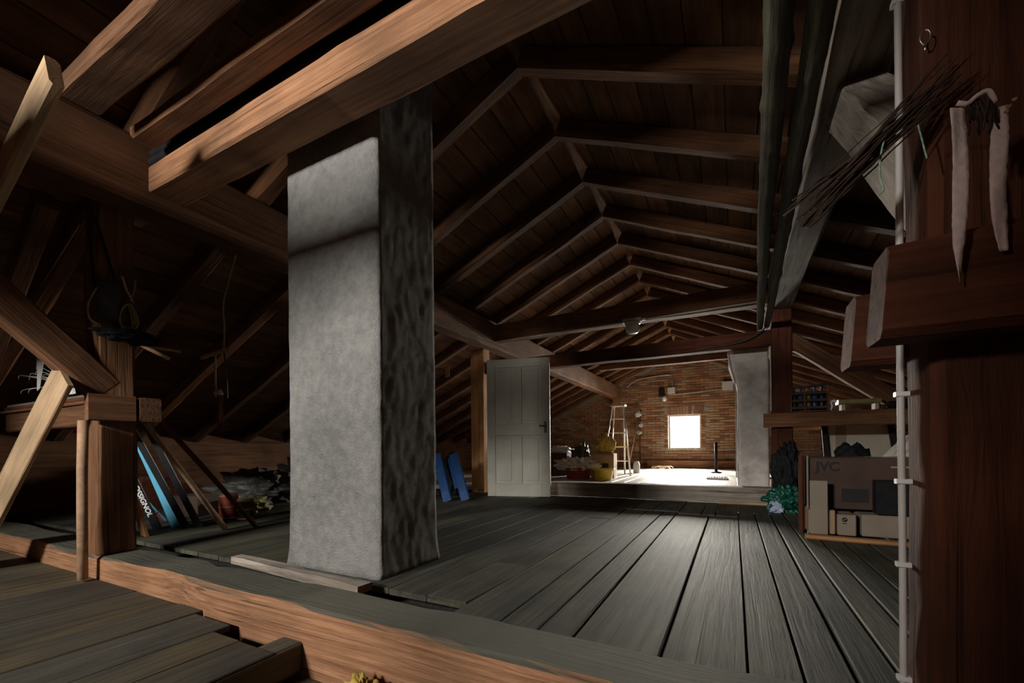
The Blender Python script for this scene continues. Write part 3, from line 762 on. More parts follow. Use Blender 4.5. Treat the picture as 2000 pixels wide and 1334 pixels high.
tube('ribbon_bow', spline([(0.372, 1.083, 1.330), (0.385, 1.080, 1.322), (0.398, 1.082, 1.332), (0.412, 1.080, 1.334), (0.422, 1.083, 1.312)], 16), 0.0045, 'ribbon', 6, rb)
for i in range(16):
    x = 0.398 + random.uniform(-0.014, 0.018)
    twig((x, 1.088, 1.328), (x + random.uniform(-0.012, 0.014), 1.086, 1.328 - random.uniform(0.03, 0.07)), 0.0032, (random.uniform(-0.006, 0.006), -0.006, 0), rb, 6)
tube('stem', spline([(0.335, 1.135, 1.325), (0.352, 1.12, 1.333), (0.372, 1.10, 1.334), (0.402, 1.085, 1.341), (0.418, 1.083, 1.338)], 20), 0.0013, 'bark', 6, rb)
for q in ((0.440, 1.295), (0.447, 1.305), (0.437, 1.287)):
    blob('dry_bud', (q[0], 1.085, q[1]), (0.004, 0.004, 0.004), 'plank_pale', seed=q[0], sub=2, flat=False, parent=rb)

# ------------------------------------------------------------------ things near the viewpoint, left
pl = timber('leaning_plank', (-4.62, 0.86, -0.075), (-3.57, 1.045, 1.17), 0.025, 0.24, 'plank_pale', up=(-1, 0, 0.9), seg=6, jit=0.002, cham=0.004,
       label='pale plank leaning against the clamp timber at the far left', cat='plank')
tube('broom_stick', [(-3.517, 1.10, -0.075), (-3.516, 1.10, 0.3), (-3.510, 1.10, 0.6), (-3.505, 1.105, 0.89)], 0.026, 'pole', 12,
     label='pale round stick standing upright in front of the rope post', cat='stick')
for k, (y, z, L, mt) in enumerate(((1.40, 1.075, 2.4, 'timber'), (1.45, 1.075, 2.2, 'grey_wood'), (1.41, 1.104, 2.3, 'timber_red'), (1.44, 1.133, 2.35, 'grey_wood'))):
    timber('moulding_strip', (-3.78 - 0.06 * k, y, z), (-3.78 - L, y - 0.02, z + 0.002), 0.045, 0.026, mt, seg=6, jit=0.001, cham=0.006,
           label='%s strip of old moulding stacked on the left clamp timber' % ('lower front', 'lower rear', 'middle', 'topmost')[k], cat='moulding', group='moulding strips on the left clamp')
ss = empty('silver_twigs', (-4.72, 1.42, 1.15), 'silvery dry twigs with a white ribbon on top of the moulding strips', 'twigs')
for i in range(14):
    b = Vector((-4.72 + random.uniform(-0.12, 0.08), 1.42, 1.165))
    e = b + Vector((random.uniform(-1.05, -0.2), random.uniform(-0.05, 0.02), random.uniform(0.08, 0.38)))
    pts = spline([b, b.lerp(e, 0.35) + Vector((0, 0, 0.05)), b.lerp(e, 0.7) + Vector((0, 0, 0.03)), e, e + Vector((-0.05, 0, -0.03))], 14)
    tube('twig', pts, 0.004, 'white', 5, ss, rfun=lambda t: 0.0045 * (1.2 - t))
for i in range(8):
    a = random.uniform(0, 6.28); r = random.uniform(0.03, 0.06)
    cc = Vector((-4.66 + random.uniform(-0.1, 0.12), 1.40, 1.25 + random.uniform(-0.03, 0.06)))
    tube('wire_coil', [cc + Vector((r * math.cos(a + t), 0.02 * math.sin(2 * t), r * math.sin(a + t))) for t in [0.45 * k for k in range(12)]], 0.0035, 'steel', 5, ss)
bm = bmesh.new()
vs = [bm.verts.new(p) for p in ((-0.07, 0, 0), (0.07, 0, 0.0), (0.045, -0.01, -0.11), (0.0, -0.006, -0.2), (-0.05, -0.005, -0.21), (-0.06, 0.0, -0.1))]
f = bm.faces.new(vs); r = bmesh.ops.extrude_face_region(bm, geom=[f])
for v in [g for g in r['geom'] if isinstance(g, bmesh.types.BMVert)]: v.co.y += 0.003
meshobj('ribbon', bm, 'clip', Matrix.Translation((-5.22, 1.38, 1.52)) @ Matrix.Diagonal((1.3, 1, 1.4, 1)), ss)

bag = empty('shoulder_bag', (-3.51, 1.235, 1.54), 'dark grey flat bag with a black strap hanging on the rope post', 'bag')
bm = bmesh.new(); bmesh.ops.create_cube(bm, size=1); bmesh.ops.scale(bm, vec=(0.055, 0.13, 0.25), verts=bm.verts)
bmesh.ops.bevel(bm, geom=bm.edges[:], offset=0.018, segments=3, affect='EDGES')
meshobj('bag_body', bm, 'darkgrey', Matrix.Translation((-3.518, 1.225, 1.665)), bag, smooth=True)
tube('bag_strap', spline([(-3.51, 1.165, 1.72), (-3.53, 1.155, 2.0), (-3.535, 1.17, 2.17), (-3.53, 1.22, 2.0), (-3.52, 1.27, 1.79)], 24), 0.008, 'black', 6, bag)
tube('bag_strap', spline([(-3.50, 1.17, 1.72), (-3.50, 1.13, 1.60), (-3.505, 1.14, 1.52), (-3.505, 1.19, 1.49)], 20), 0.006, 'grey_wood', 6, bag)

rh = empty('rope_hank', (-3.52, 1.32, 1.5), 'hank of olive and tan rope hanging on the rope post', 'rope')
for k in range(7):
    mt = ('cable_y', 'twine', 'darkgrey')[k % 3]
    w = 0.035 + 0.004 * k; zt = 1.66 + 0.01 * (k % 3); zb = 1.47 + 0.012 * (k % 4); yc = 1.335 + 0.006 * (k % 3 - 1)
    ring = [(-3.525 + 0.004 * k, yc + w * math.sin(t) * (0.55 + 0.45 * (1 - math.cos(t)) / 2), (zt + zb) / 2 + (zt - zb) / 2 * math.cos(t)) for t in [2 * PI * q / 26 for q in range(27)]]
    tube('rope_loop', ring, 0.006, mt, 7, rh)
for y0, s in ((1.315, 1), (1.372, 1)):
    ring = [(-3.53, y0 + 0.018 * math.sin(t), 1.865 + 0.032 * math.cos(t)) for t in [0.5 + 5.3 * q / 20 for q in range(21)]]
    tube('wire_hook', ring, 0.004, 'iron', 6, rh)
tube('rope_end', spline([(-3.525, 1.305, 1.84), (-3.52, 1.325, 1.76), (-3.515, 1.35, 1.70), (-3.515, 1.375, 1.6), (-3.515, 1.38, 1.5)], 24), 0.007, 'twine', 7, rh)
tube('rope_end', spline([(-3.525, 1.375, 1.835), (-3.52, 1.365, 1.76), (-3.515, 1.34, 1.69)], 14), 0.006, 'cable_y', 7, rh)
jn = empty('tool_roll', (-3.50, 1.30, 1.40), 'dark rolled cloth with wooden handles hung on the rope post', 'tool roll')
blob('cloth', (-3.47, 1.33, 1.385), (0.05, 0.16, 0.045), 'black', seed=3, rough=0.5, parent=jn, flat=False)
tube('handle', [(-3.46, 1.40, 1.42), (-3.44, 1.56, 1.45)], 0.014, 'timber_red', 8, jn)
tube('handle', [(-3.46, 1.38, 1.40), (-3.42, 1.52, 1.33)], 0.013, 'pole', 8, jn)
tube('handle', [(-3.47, 1.38, 1.40), (-3.45, 1.60, 1.40)], 0.010, 'pole', 8, jn)
tube('wire', [(-4.9, 1.30, 2.02), (-4.153, 1.3, 2.33)], 0.003, 'steel', 5, label='thin bright wire stretched under the rafters at the upper left', cat='wire')

ta = empty('hand_auger', (-3.72, 2.0, 0.847), 'wooden T-handled tool hanging from a rafter on a tan string', 'tool')
tube('string', spline([(-3.652, 2.14, 2.545), (-3.652, 2.07, 2.2), (-3.654, 2.0, 1.9), (-3.645, 2.0, 1.7), (-3.655, 2.0, 1.5)], 20), 0.006, 'twine', 6, ta)
tube('handle', [(-3.985, 2.0, 1.485), (-3.9, 2.0, 1.497), (-3.75, 2.0, 1.503), (-3.62, 2.0, 1.515)], 0.017, 'pole', 10, ta)
tube('cord', spline([(-3.76, 1.99, 1.49), (-3.762, 1.99, 1.35), (-3.757, 1.99, 1.22), (-3.735, 1.99, 1.165)], 14), 0.007, 'twine', 6, ta)
blob('knot', (-3.74, 2.0, 1.13), (0.035, 0.03, 0.035), 'twine', seed=2, flat=False, sub=3, parent=ta)
tube('shaft', [(-3.72, 2.0, 1.15), (-3.715, 2.0, 1.0), (-3.71, 2.0, 0.85)], 0.021, 'timber_red', 10, ta)
tube('cord', spline([(-3.655, 2.0, 1.5), (-3.63, 2.01, 1.3), (-3.62, 2.01, 1.12)], 12), 0.005, 'darkgrey', 6, ta)

# skis and poles leaning on the clamp timber
def ski(b, t, w, mat, label, edge='skigrey', lettering=None, group='skis leaning on the left clamp timber'):
    b, t = Vector(b), Vector(t); m4, L = frame_from(b, t, (0.55, -1, 0.2))
    root = empty('ski', b, label, 'ski', group)
    bm = bmesh.new(); n = 24; prev = None
    for i in range(n + 1):
        x = L * i / n; k = i / n
        ww = w * (0.9 - 0.25 * math.sin(PI * k)) * (1 if k < 0.93 else math.sqrt(max(0.05, 1 - ((k - 0.93) / 0.07) ** 2)))
        zz = 0.06 * max(0, (k - 0.88) / 0.12) ** 2; th = 0.012 - 0.004 * abs(k - 0.5)
        r = [bm.verts.new(p) for p in ((x, -ww / 2, zz), (x, ww / 2, zz), (x, ww / 2, zz + th), (x, -ww / 2, zz + th))]
        if prev:
            for j in range(4): bm.faces.new((prev[j], prev[(j + 1) % 4], r[(j + 1) % 4], r[j]))
        else: bm.faces.new(r)
        prev = r
    bm.faces.new(prev)
    meshobj('ski_body', bm, mat, m4, root)
    for s_ in (-1, 1):
        timber_m = m4 @ Matrix.Translation((L * 0.02, s_ * w * 0.36, 0.0015))
        meshobj('steel_edge', timber_bm(L * 0.86, 0.005, 0.004, 1, 0, 0.001), edge, timber_m, root)
    if lettering:
        text('lettering', lettering, m4 @ Matrix.Translation((0.46, 0.022, 0.0135)) @ Matrix.Rotation(PI, 4, 'Z'), 0.062, 'white', root)
    return root
ski((-4.545, 2.062, 0.005), (-4.56, 1.56, 1.42), 0.085, 'skyblue', 'sky blue ski leaning behind the rope post')
ski((-4.40, 2.075, 0.005), (-4.60, 1.56, 1.36), 0.075, 'skiblack', 'black ski with grey edges leaning next to the blue ski')
ski((-4.36, 2.16, 0.005), (-4.46, 1.60, 1.40), 0.075, 'skiblack', 'black ski leaning farthest from the rope post, beside the round poles')
ski((-4.62, 1.95, 0.005), (-4.75, 1.55, 1.20), 0.085, 'skiblack', 'black ski with white lettering leaning under the blue ski', lettering='ROSSIGNOL')
tube('round_pole', [(-3.992, 2.181, 0.01), (-3.89, 1.86, 0.45), (-3.775, 1.53, 0.90), (-3.76, 1.50, 0.95)], 0.019, 'pole', 10, rfun=lambda t: 0.023 - 0.007 * t,
     label='pale peeled pole leaning on the left clamp timber, nearest the skis', cat='pole', group='poles leaning on the left clamp')
tube('round_pole', [(-3.862, 2.374, 0.01), (-3.73, 1.97, 0.45), (-3.59, 1.535, 0.92), (-3.58, 1.52, 0.94)], 0.018, 'timber_red', 10, rfun=lambda t: 0.021 - 0.005 * t,
     label='darker reddish pole leaning on the left clamp timber, nearest the chimney', cat='pole', group='poles leaning on the left clamp')
timber('wooden_wedge', (-4.335, 1.74, 0.0), (-4.30, 1.66, 0.30), 0.10, 0.025, 'plank_orange', up=(0, -1, 0.2), seg=3, jit=0, cham=0.004,
       label='short bright orange board standing on the floor behind the rope post', cat='board')
for k, (x, mt, lab) in enumerate(((-5.3, 'red', 'thin red ski pole leaning left of the rope post'), (-5.22, 'skyblue', 'thin blue ski pole leaning left of the rope post'))):
    sp = empty('ski_pole', (x + 0.25, 2.1, 0), lab, 'ski pole', 'ski poles behind the upright stick')
    a, b = Vector((x + 0.35, 2.12, 0.03)), Vector((x - 0.10, 1.54, 1.05))
    tube('shaft', [a, b], 0.009, mt, 8, sp); tube('grip', [b - (b - a).normalized() * 0.11, b + (b - a).normalized() * 0.02], 0.015, 'black', 8, sp)
    d = (b - a).normalized(); cc = a + d * 0.1; u1 = d.orthogonal().normalized(); u2 = d.cross(u1)
    tube('basket', [cc + (u1 * math.cos(t) + u2 * math.sin(t)) * 0.045 for t in [2 * PI * q / 14 for q in range(15)]], 0.005, 'black', 5, sp)

# clutter under the left eaves
blob('plastic_bundle', (-5.75, 3.55, 0.0), (0.62, 0.42, 0.26), 'grey_sheet', seed=1, rough=0.45, sub=5, label='large bundle wrapped in dusty plastic under the left eaves', cat='bundle')
blob('plastic_bundle', (-6.2, 4.75, 0.0), (0.6, 0.42, 0.36), 'grey_sheet', seed=4, rough=0.45, sub=5, label='taller dusty plastic bundle behind the others under the left eaves', cat='bundle')
blob('cloth_heap', (-4.95, 2.95, 0.0), (0.22, 0.2, 0.1), 'olive', seed=8, rough=0.5, label='small olive rag heap beside the skis', cat='rags')
def canlike(x, y, r, h, mat, rim, lab):
    root = empty('paint_tin', (x, y, 0), lab, 'tin', 'tins beside the leaning poles')
    lathe('tin_body', (x, y, 0), [(r, 0), (r, h)], mat, 20, root)
    for z in (0.01, h * 0.5, h - 0.012): lathe('rim', (x, y, z), [(r * 1.02, 0), (r * 1.05, 0.006), (r * 1.02, 0.012)], rim, 20, root)
    lathe('lid', (x, y, h), [(r * 0.94, 0), (r * 0.94, 0.01), (r * 0.3, 0.016)], rim, 20, root)
canlike(-4.62, 2.56, 0.085, 0.24, 'redclay', 'pole', 'red-brown tin beside the leaning poles')
canlike(-4.40, 2.60, 0.075, 0.20, 'card_dark', 'pole', 'dark brown tin beside the leaning poles')
rbox('cardboard_box', (-5.25, 2.55, 0.11), (0.36, 0.26, 0.22), 0.3, 'card_dark', label='dark cardboard box on the floor behind the skis', cat='box')
rbox('wooden_chest', (-6.5, 2.6, 0.2), (0.7, 0.4, 0.4), 0.1, 'timber_red', label='low dark chest under the left eaves', cat='chest')
dp = timber('loose_plank', (-2.80, 1.60, 0.012), (-1.60, 1.515, 0.024), 0.085, 0.05, 'grey_wood', seg=16, jit=0.006, cham=0.008, chips=0.03,
       label='splintered grey plank end lying in front of the chimney', cat='plank')
blob('rag', (-1.18, 1.10, -0.235), (0.06, 0.05, 0.075), 'mustard', seed=6, rough=0.6, freq=4, label='crumpled yellowish rag at the foot of the orange cross beam', cat='rag')

# blue sled behind the chimney
bs = empty('plastic_sled', (-3.3, 4.6, 0), 'bright blue plastic sled leaning by the boarded post', 'sled')
for k, (x, y) in enumerate(((-3.36, 4.62), (-3.20, 4.80))):
    timber('sled_runner', (x, y, 0.0), (x - 0.32, y + 0.18, 0.62), 0.13, 0.03, 'blue', up=(0.3, -1, 0.3), seg=5, jit=0.004, cham=0.012, parent=bs)
timber('sled_seat', (-3.36, 4.86, 0.16), (-3.60, 4.98, 0.55), 0.12, 0.02, 'blue', up=(0.3, -1, 0.3), seg=3, jit=0, parent=bs)
blob('dark_sack', (-3.80, 5.30, 0.0), (0.16, 0.14, 0.36), 'black', seed=11, rough=0.35, label='dark sack standing behind the blue sled', cat='sack')
timber('batten', (-4.78, 6.6, 2.05), (-4.79, 6.6, 2.06 - 0.001 + 0.48), 0.10, 0.03, 'plank_pale', up=(0, 1, 0), seg=2, jit=0,
       label='short pale batten fixed to the rafter left of the boarded post', cat='board')

# ------------------------------------------------------------------ lamp on the collar beam and cables
lm = empty('ceiling_lamp', (-1.18, 5.78, 2.25), 'bulkhead lamp with a frosted glass cover under the dark collar beam', 'lamp')
boxobj('lamp_base', -1.30, -1.06, 5.72, 5.83, 2.345, 2.40, 'porcelain', lm, cham=0.01)
lathe('glass_cover', (-1.18, 5.775, 2.20), [(0.02, 0.0), (0.06, 0.006), (0.085, 0.03), (0.092, 0.07), (0.085, 0.145)], 'lampglass', 20, lm)
lathe('retaining_ring', (-1.18, 5.775, 2.325), [(0.098, 0), (0.104, 0.01), (0.098, 0.022)], 'steel', 20, lm)
boxobj('cable_gland', -1.06, -1.01, 5.755, 5.79, 2.355, 2.385, 'clip', lm)
tube('lamp_cable', [(-1.0, 5.80, 2.375), (-0.3, 5.80, 2.385), (0.30, 5.80, 2.39)], 0.011, 'conduit', 8, label='pale cable running along the dark collar beam right of the lamp', cat='cable')
tube('lamp_cable', [(-1.32, 5.80, 2.372), (-2.2, 5.80, 2.365), (-3.28, 5.80, 2.355)], 0.011, 'conduit', 8, label='pale cable running along the dark collar beam left of the lamp', cat='cable')
tube('lamp_cable', spline([(0.39, 5.80, 2.2), (0.33, 5.79, 2.07), (0.20, 5.80, 1.98), (0.0, 5.81, 1.93), (-0.4, 5.815, 1.91)], 20), 0.009, 'darkgrey', 8, label='dark cable looping from the far post onto the lower cross beam', cat='cable')
tube('flue_pipe', [(0.385, 5.81, 1.86), (0.388, 5.81, 1.4), (0.388, 5.81, 1.1)], 0.009, 'conduit', 8, label='thin pale conduit down the edge of the far red-brown post', cat='pipe')
tube('flue_cable', spline([(-0.02, 6.06, 2.05), (-0.06, 6.07, 1.9), (-0.03, 6.08, 1.7), (0.02, 6.09, 1.45), (0.028, 6.09, 1.0), (0.03, 6.09, 0.3)], 26), 0.008, 'conduit', 8, label='pale cable following the left edge of the plastered flue', cat='cable')

# lamp and boxes on the far brick wall
wl = empty('wall_lamp', (-1.85, 14.2, 2.2), 'unlit wall lamp and switch box above the far window', 'lamp')
boxobj('back_plate', -2.10, -1.94, 14.17, 14.28, 2.28, 2.52, 'black', wl, cham=0.01)
boxobj('switch_box', -1.83, -1.62, 14.17, 14.28, 2.36, 2.56, 'porcelain', wl, cham=0.012)
lathe('lamp_globe', (-1.93, 14.18, 2.12), [(0.02, 0), (0.06, 0.02), (0.08, 0.08), (0.06, 0.15), (0.03, 0.18)], 'lampglass', 16, wl)
tube('feed_pipe', [(-1.70, 14.25, 2.56), (-1.70, 14.25, 2.86)], 0.012, 'conduit', 8, wl)
tube('feed_pipe', spline([(-1.70, 14.25, 2.86), (-1.78, 14.25, 2.95), (-2.3, 14.25, 2.94), (-2.8, 14.24, 2.86), (-3.1, 14.22, 2.66)], 26), 0.012, 'conduit', 8, wl)
tube('feed_pipe', [(-1.62, 14.25, 2.33), (-0.9, 14.25, 2.36), (-0.3, 14.25, 2.40)], 0.011, 'conduit', 8, wl)
boxobj('junction_box', -0.30, 0.0, 14.18, 14.28, 2.36, 2.62, 'porcelain', label='grey junction box on the brick gable beside the flue', cat='box')

# ------------------------------------------------------------------ far room, left of the window
ld = empty('step_ladder', (-2.42, 10.3, 0.03), 'folding aluminium step ladder standing open in the far room', 'ladder')
def rail(a, b): tube('ladder_rail', [a, b], 0.02, 'alu', 8, ld)
rail((-2.80, 10.0, 0.03), (-2.56, 10.15, 1.68)); rail((-2.72, 10.5, 0.03), (-2.54, 10.25, 1.68))
rail((-2.12, 10.0, 0.03), (-2.30, 10.15, 1.68)); rail((-2.36, 10.5, 0.03), (-2.32, 10.25, 1.68))
boxobj('ladder_top', -2.60, -2.26, 10.1, 10.3, 1.66, 1.70, 'alu', ld)
for k in range(1, 5):
    z = 0.03 + 0.33 * k; xa = -2.80 + 0.24 * k / 5; xb = -2.12 - 0.18 * k / 5; y = 10.0 + 0.15 * k / 5
    boxobj('ladder_step', xa, xb, y - 0.04, y + 0.04, z, z + 0.025, 'alu', ld)
blob('cloth', (-2.53, 9.36, 0.572), (0.20, 0.14, 0.26), 'mustard', seed=5, rough=0.4, freq=3, rz=0.3, label='mustard yellow cloth heaped on the tall carton', cat='cloth')
cb = rbox('cardboard_box', (-2.56, 9.35, 0.295), (0.50, 0.42, 0.53), 0.08, 'card', label='tall brown carton with printed sides before the step ladder', cat='box')
rbox('print_patch', (-2.47, 9.132, 0.27), (0.14, 0.004, 0.16), 0.08, 'ink', cb, cham=0)
rbox('print_patch', (-2.46, 9.130, 0.12), (0.22, 0.004, 0.12), 0.08, 'redclay', cb, cham=0)
rbox('carton_flap', (-2.56, 9.16, 0.555), (0.46, 0.10, 0.006), 0.08, 'card', cb, cham=0, tilt=(0.5, 0))
lathe('bucket', (-2.36, 8.55, 0.03), [(0.17, 0), (0.21, 0.20), (0.235, 0.21), (0.235, 0.235), (0.2, 0.235), (0.165, 0.03)], 'yellow', 24, label='yellow plastic tub on the far floor behind the low cross beam', cat='tub')
lathe('basket', (-2.95, 8.75, 0.03), [(0.24, 0), (0.29, 0.24), (0.30, 0.25), (0.27, 0.25), (0.22, 0.03)], 'redclay', 24, label='dark red basin left of the yellow tub', cat='basin')
blob('plastic_bag', (-2.98, 8.72, 0.22), (0.36, 0.30, 0.16), 'plastic_sheet', seed=2, rough=0.6, freq=3.2, sub=5, label='crumpled white plastic sheet bulging out of the dark red basin', cat='plastic')
blob('plastic_bag', (-3.13, 9.55, 0.03), (0.24, 0.26, 0.42), 'grey_sheet', seed=9, rough=0.5, sub=5, label='grey plastic sack behind the dark red basin', cat='sack')
rbox('cardboard_box', (-3.85, 9.9, 0.30), (0.75, 0.6, 0.54), -0.1, 'card_dark', label='wide dark carton beside the open door edge', cat='box')
blob('plastic_bag', (-3.83, 9.85, 0.575), (0.30, 0.24, 0.10), 'plastic_sheet', seed=14, rough=0.5, label='pale folded plastic lying on the wide dark carton', cat='plastic')
timber('batten', (-2.92, 6.9, 0.03), (-3.10, 7.05, 0.44), 0.05, 0.02, 'plank_pale', up=(0, -1, 0), seg=2, jit=0, label='short pale batten leaning behind the low cross beam by the door', cat='board')
lathe('jar', (-2.22, 11.2, 0.03), [(0.075, 0), (0.085, 0.02), (0.085, 0.22), (0.06, 0.26), (0.06, 0.29)], 'porcelain', 18, label='pale jar on the floor right of the step ladder', cat='jar')
hs_ = empty('hanging_tools', (-2.62, 13.9, 1.0), 'white and dark tools hanging at the far post beside the brick gable', 'tools')
for k, (x, z, r) in enumerate(((-2.72, 1.62, 0.10), (-2.66, 1.30, 0.09), (-2.70, 1.08, 0.07))):
    blob('tool_head', (x, 14.1, z), (r, 0.07, r), 'porcelain' if k != 1 else 'steel', seed=k, rough=0.5, flat=False, parent=hs_)
tube('tool_handle', [(-2.66, 14.1, 1.9), (-2.68, 14.1, 0.25)], 0.02, 'timber_red', 8, hs_)
tube('tool_handle', [(-2.86, 13.2, 0.05), (-2.72, 14.15, 1.75)], 0.022, 'pole', 8, hs_)
wr = empty('wire_tangle', (-2.0, 13.2, 0.03), 'small tangle of pale wire on the far floor below the window', 'wire')
for k in range(5):
    a0 = random.uniform(0, 6.28); cx = -2.05 + 0.09 * k
    tube('wire_loop', [(cx + 0.12 * math.cos(a0 + t), 13.2 + 0.06 * math.sin(a0 + t), 0.045 + 0.08 * abs(math.sin(t * 0.9 + k))) for t in [0.4 * q for q in range(15)]], 0.008, 'twine', 6, wr)

# right of the window: stand and grate
st = empty('pole_stand', (-0.40, 11.9, 0.03), 'black upright stand on the bright far floor beside the flue', 'stand')
lathe('stand_base', (-0.40, 11.9, 0.03), [(0.13, 0), (0.13, 0.02), (0.04, 0.04)], 'black', 20, st)
tube('stand_pole', [(-0.40, 11.9, 0.06), (-0.40, 11.9, 0.80)], 0.035, 'black', 12, st)
gr = empty('metal_grate', (-0.3, 9.6, 0.03), 'low metal grate on the bright far floor before the black stand', 'grate')
boxobj('grate_frame', -0.50, -0.12, 9.45, 9.49, 0.03, 0.07, 'steel', gr); boxobj('grate_frame', -0.50, -0.12, 9.86, 9.90, 0.03, 0.07, 'steel', gr)
for k in range(8): boxobj('grate_bar', -0.49 + 0.05 * k, -0.475 + 0.05 * k, 9.49, 9.86, 0.04, 0.062, 'steel', gr, cham=0.002)
timber('loose_plank', (-0.16, 5.72, 0.02), (0.34, 5.74, 0.02), 0.06, 0.03, 'plank_pale', seg=3, jit=0.001, label='short pale board end at the foot of the far red-brown post', cat='board')

# ------------------------------------------------------------------ boxes and shelf on the right
pb = timber('pallet_board', (0.47, 3.86, 0.018), (1.5, 3.80, 0.018), 0.09, 0.03, 'plank_orange', seg=4, jit=0.001, label='brown board on the floor in front of the stacked cartons', cat='board')
def carton(name, x0, x1, y0, y1, z0, z1, mat, label, rz=0.0, tape=True):
    c_ = Vector(((x0 + x1) / 2, (y0 + y1) / 2, (z0 + z1) / 2))
    root = empty(name, (c_.x, c_.y, z0), label, 'box', 'cartons stacked right of the floor')
    rbox('carton_body', c_, (x1 - x0, y1 - y0, z1 - z0), rz, mat, root, cham=0.006)
    if tape:
        rbox('tape', (c_.x, c_.y, z1 + 0.0008), ((x1 - x0) * 0.99, 0.05, 0.0012), rz, 'olive', root, cham=0)
    for s_ in (-1, 1):
        rbox('carton_flap', (c_.x, c_.y + s_ * (y1 - y0) * 0.25, z1 + 0.0005), ((x1 - x0) * 0.985, (y1 - y0) * 0.47, 0.004), rz, mat, root, cham=0.001)
    return root
c1 = carton('cardboard_box', 0.52, 1.22, 4.02, 4.50, 0.215, 0.60, 'card_dark', 'large dark carton with black lettering on top of the stacked boxes')
text('lettering', 'JVC', Matrix.Translation((0.56, 4.016, 0.505)) @ Matrix.Rotation(PI / 2, 4, 'X'), 0.095, 'ink', c1)
rbox('print_panel', (0.80, 4.018, 0.32), (0.16, 0.003, 0.10), 0, 'ink', c1, cham=0)
rbox('print_panel', (1.06, 4.018, 0.535), (0.10, 0.003, 0.012), 0, 'card', c1, cham=0)
c2 = carton('cardboard_box', 0.50, 0.665, 3.92, 4.25, 0.035, 0.21, 'card', 'narrow tan carton at the bottom corner of the stack')
rbox('side_label', (0.582, 3.917, 0.13), (0.10, 0.003, 0.13), 0, 'card_pale', c2, cham=0)
c3 = carton('cardboard_box', 0.675, 0.785, 3.90, 4.2, 0.035, 0.185, 'card_pale', 'small pale carton with a round dark emblem', tape=False)
lathe('round_emblem', (0, 0, 0), [(0.016, 0), (0.016, 0.0012)], 'ink', 20, c3, m4=Matrix.Translation((0.715, 3.898, 0.152)) @ Matrix.Rotation(PI / 2, 4, 'X'))
rbox('emblem_bar', (0.715, 3.8955, 0.152), (0.022, 0.001, 0.005), 0, 'card_pale', c3, cham=0, tilt=(0, -0.5))
rbox('emblem_text', (0.715, 3.8985, 0.125), (0.026, 0.001, 0.006), 0, 'ink', c3, cham=0)
c4 = carton('cardboard_box', 0.82, 1.12, 3.92, 4.3, 0.035, 0.19, 'card_pale', 'wide pale carton at the bottom of the stack near the white conduit')
c5 = carton('cardboard_box', 0.90, 1.16, 3.90, 4.01, 0.20, 0.44, 'black', 'flat black case standing before the large dark carton', tape=False)
vb = rbox('side_board', (0.56, 3.895, 0.235), (0.11, 0.02, 0.40), 0, 'card_pale', label='upright pale strip of board against the large dark carton', cat='board')
rbox('red_tape', (0.517, 4.05, 0.36), (0.006, 0.05, 0.15), 0, 'red', c1, cham=0)
rbox('pale_slat', (0.505, 4.00, 0.31), (0.012, 0.02, 0.62), 0, 'card_pale', label='pale slat standing behind the corner of the large carton', cat='slat')
timber('frame_board', (0.475, 4.12, 0.0), (0.478, 4.12, 0.62), 0.035, 0.05, 'timber_red', up=(0, 1, 0), seg=2, jit=0, label='dark upright batten at the corner of the stacked cartons', cat='batten')
blob('garbage_bag', (0.50, 5.44, 0.19), (0.13, 0.15, 0.34), 'black', seed=21, rough=0.3, sub=5, label='black plastic sack standing on the green bag', cat='sack')
gb = blob('carrier_bag', (0.50, 5.34, 0.0), (0.19, 0.17, 0.17), 'greenbag', seed=23, rough=0.5, freq=3.4, sub=5, label='crumpled dark green plastic bag on the floor below the far post', cat='bag')
blob('bag_lining', (0.40, 5.27, 0.0), (0.07, 0.10, 0.09), 'bluebag', seed=25, rough=0.5, parent=gb)

# pale panel in a dark stand behind the cartons
pn = empty('easel_screen', (1.28, 6.3, 0.0), 'pale panel held between two dark slanting uprights behind the cartons', 'screen')
timber('upright', (1.02, 6.28, 0.0), (0.96, 6.28, 1.02), 0.06, 0.05, 'black', up=(0, 1, 0), seg=2, jit=0, parent=pn)
timber('upright', (1.70, 6.28, 0.0), (1.57, 6.28, 1.02), 0.06, 0.05, 'black', up=(0, 1, 0), seg=2, jit=0, parent=pn)
rbox('panel_sheet', (1.29, 6.33, 0.73), (0.62, 0.02, 0.55), 0, 'linen', pn)
rbox('panel_stripe', (1.13, 6.317, 0.75), (0.10, 0.006, 0.42), 0, 'card_pale', pn, cham=0)
blob('dark_pot', (1.02, 5.2, 0.0), (0.19, 0.16, 0.44), 'black', seed=31, rough=0.2, label='dark rounded sack behind the large dark carton', cat='sack')
bm = bmesh.new()
vs = [bm.verts.new(p) for p in ((0, 0, 0), (0.30, 0, 0.0), (0.34, 0.02, 0.36), (0.24, 0.01, 0.30))]
f = bm.faces.new(vs); bmesh.ops.subdivide_edges(bm, edges=bm.edges[:], cuts=5, use_grid_fill=True)
r = bmesh.ops.extrude_face_region(bm, geom=bm.faces[:])
for v in [g for g in r['geom'] if isinstance(g, bmesh.types.BMVert)]: v.co.y += 0.02
for v in bm.verts: v.co.y += 0.03 * noise.noise(v.co * 14)
meshobj('paper_sheet', bm, 'paper', Matrix.Translation((1.40, 6.18, 0.46)), smooth=False, label='crumpled pale paper sheet behind the cartons beside the dark upright', cat='paper')
rbox('low_cupboard', (1.6, 6.5, 0.22), (1.5, 0.35, 0.44), 0, 'timber_red', label='low dark cupboard behind the cartons under the right eaves', cat='cupboard')
timber('shelf_board', (0.66, 6.62, 0.93), (0.98, 6.62, 0.93), 0.16, 0.05, 'plank_orange', seg=2, jit=0, label='short orange board below the shelf timber by the far post', cat='board')

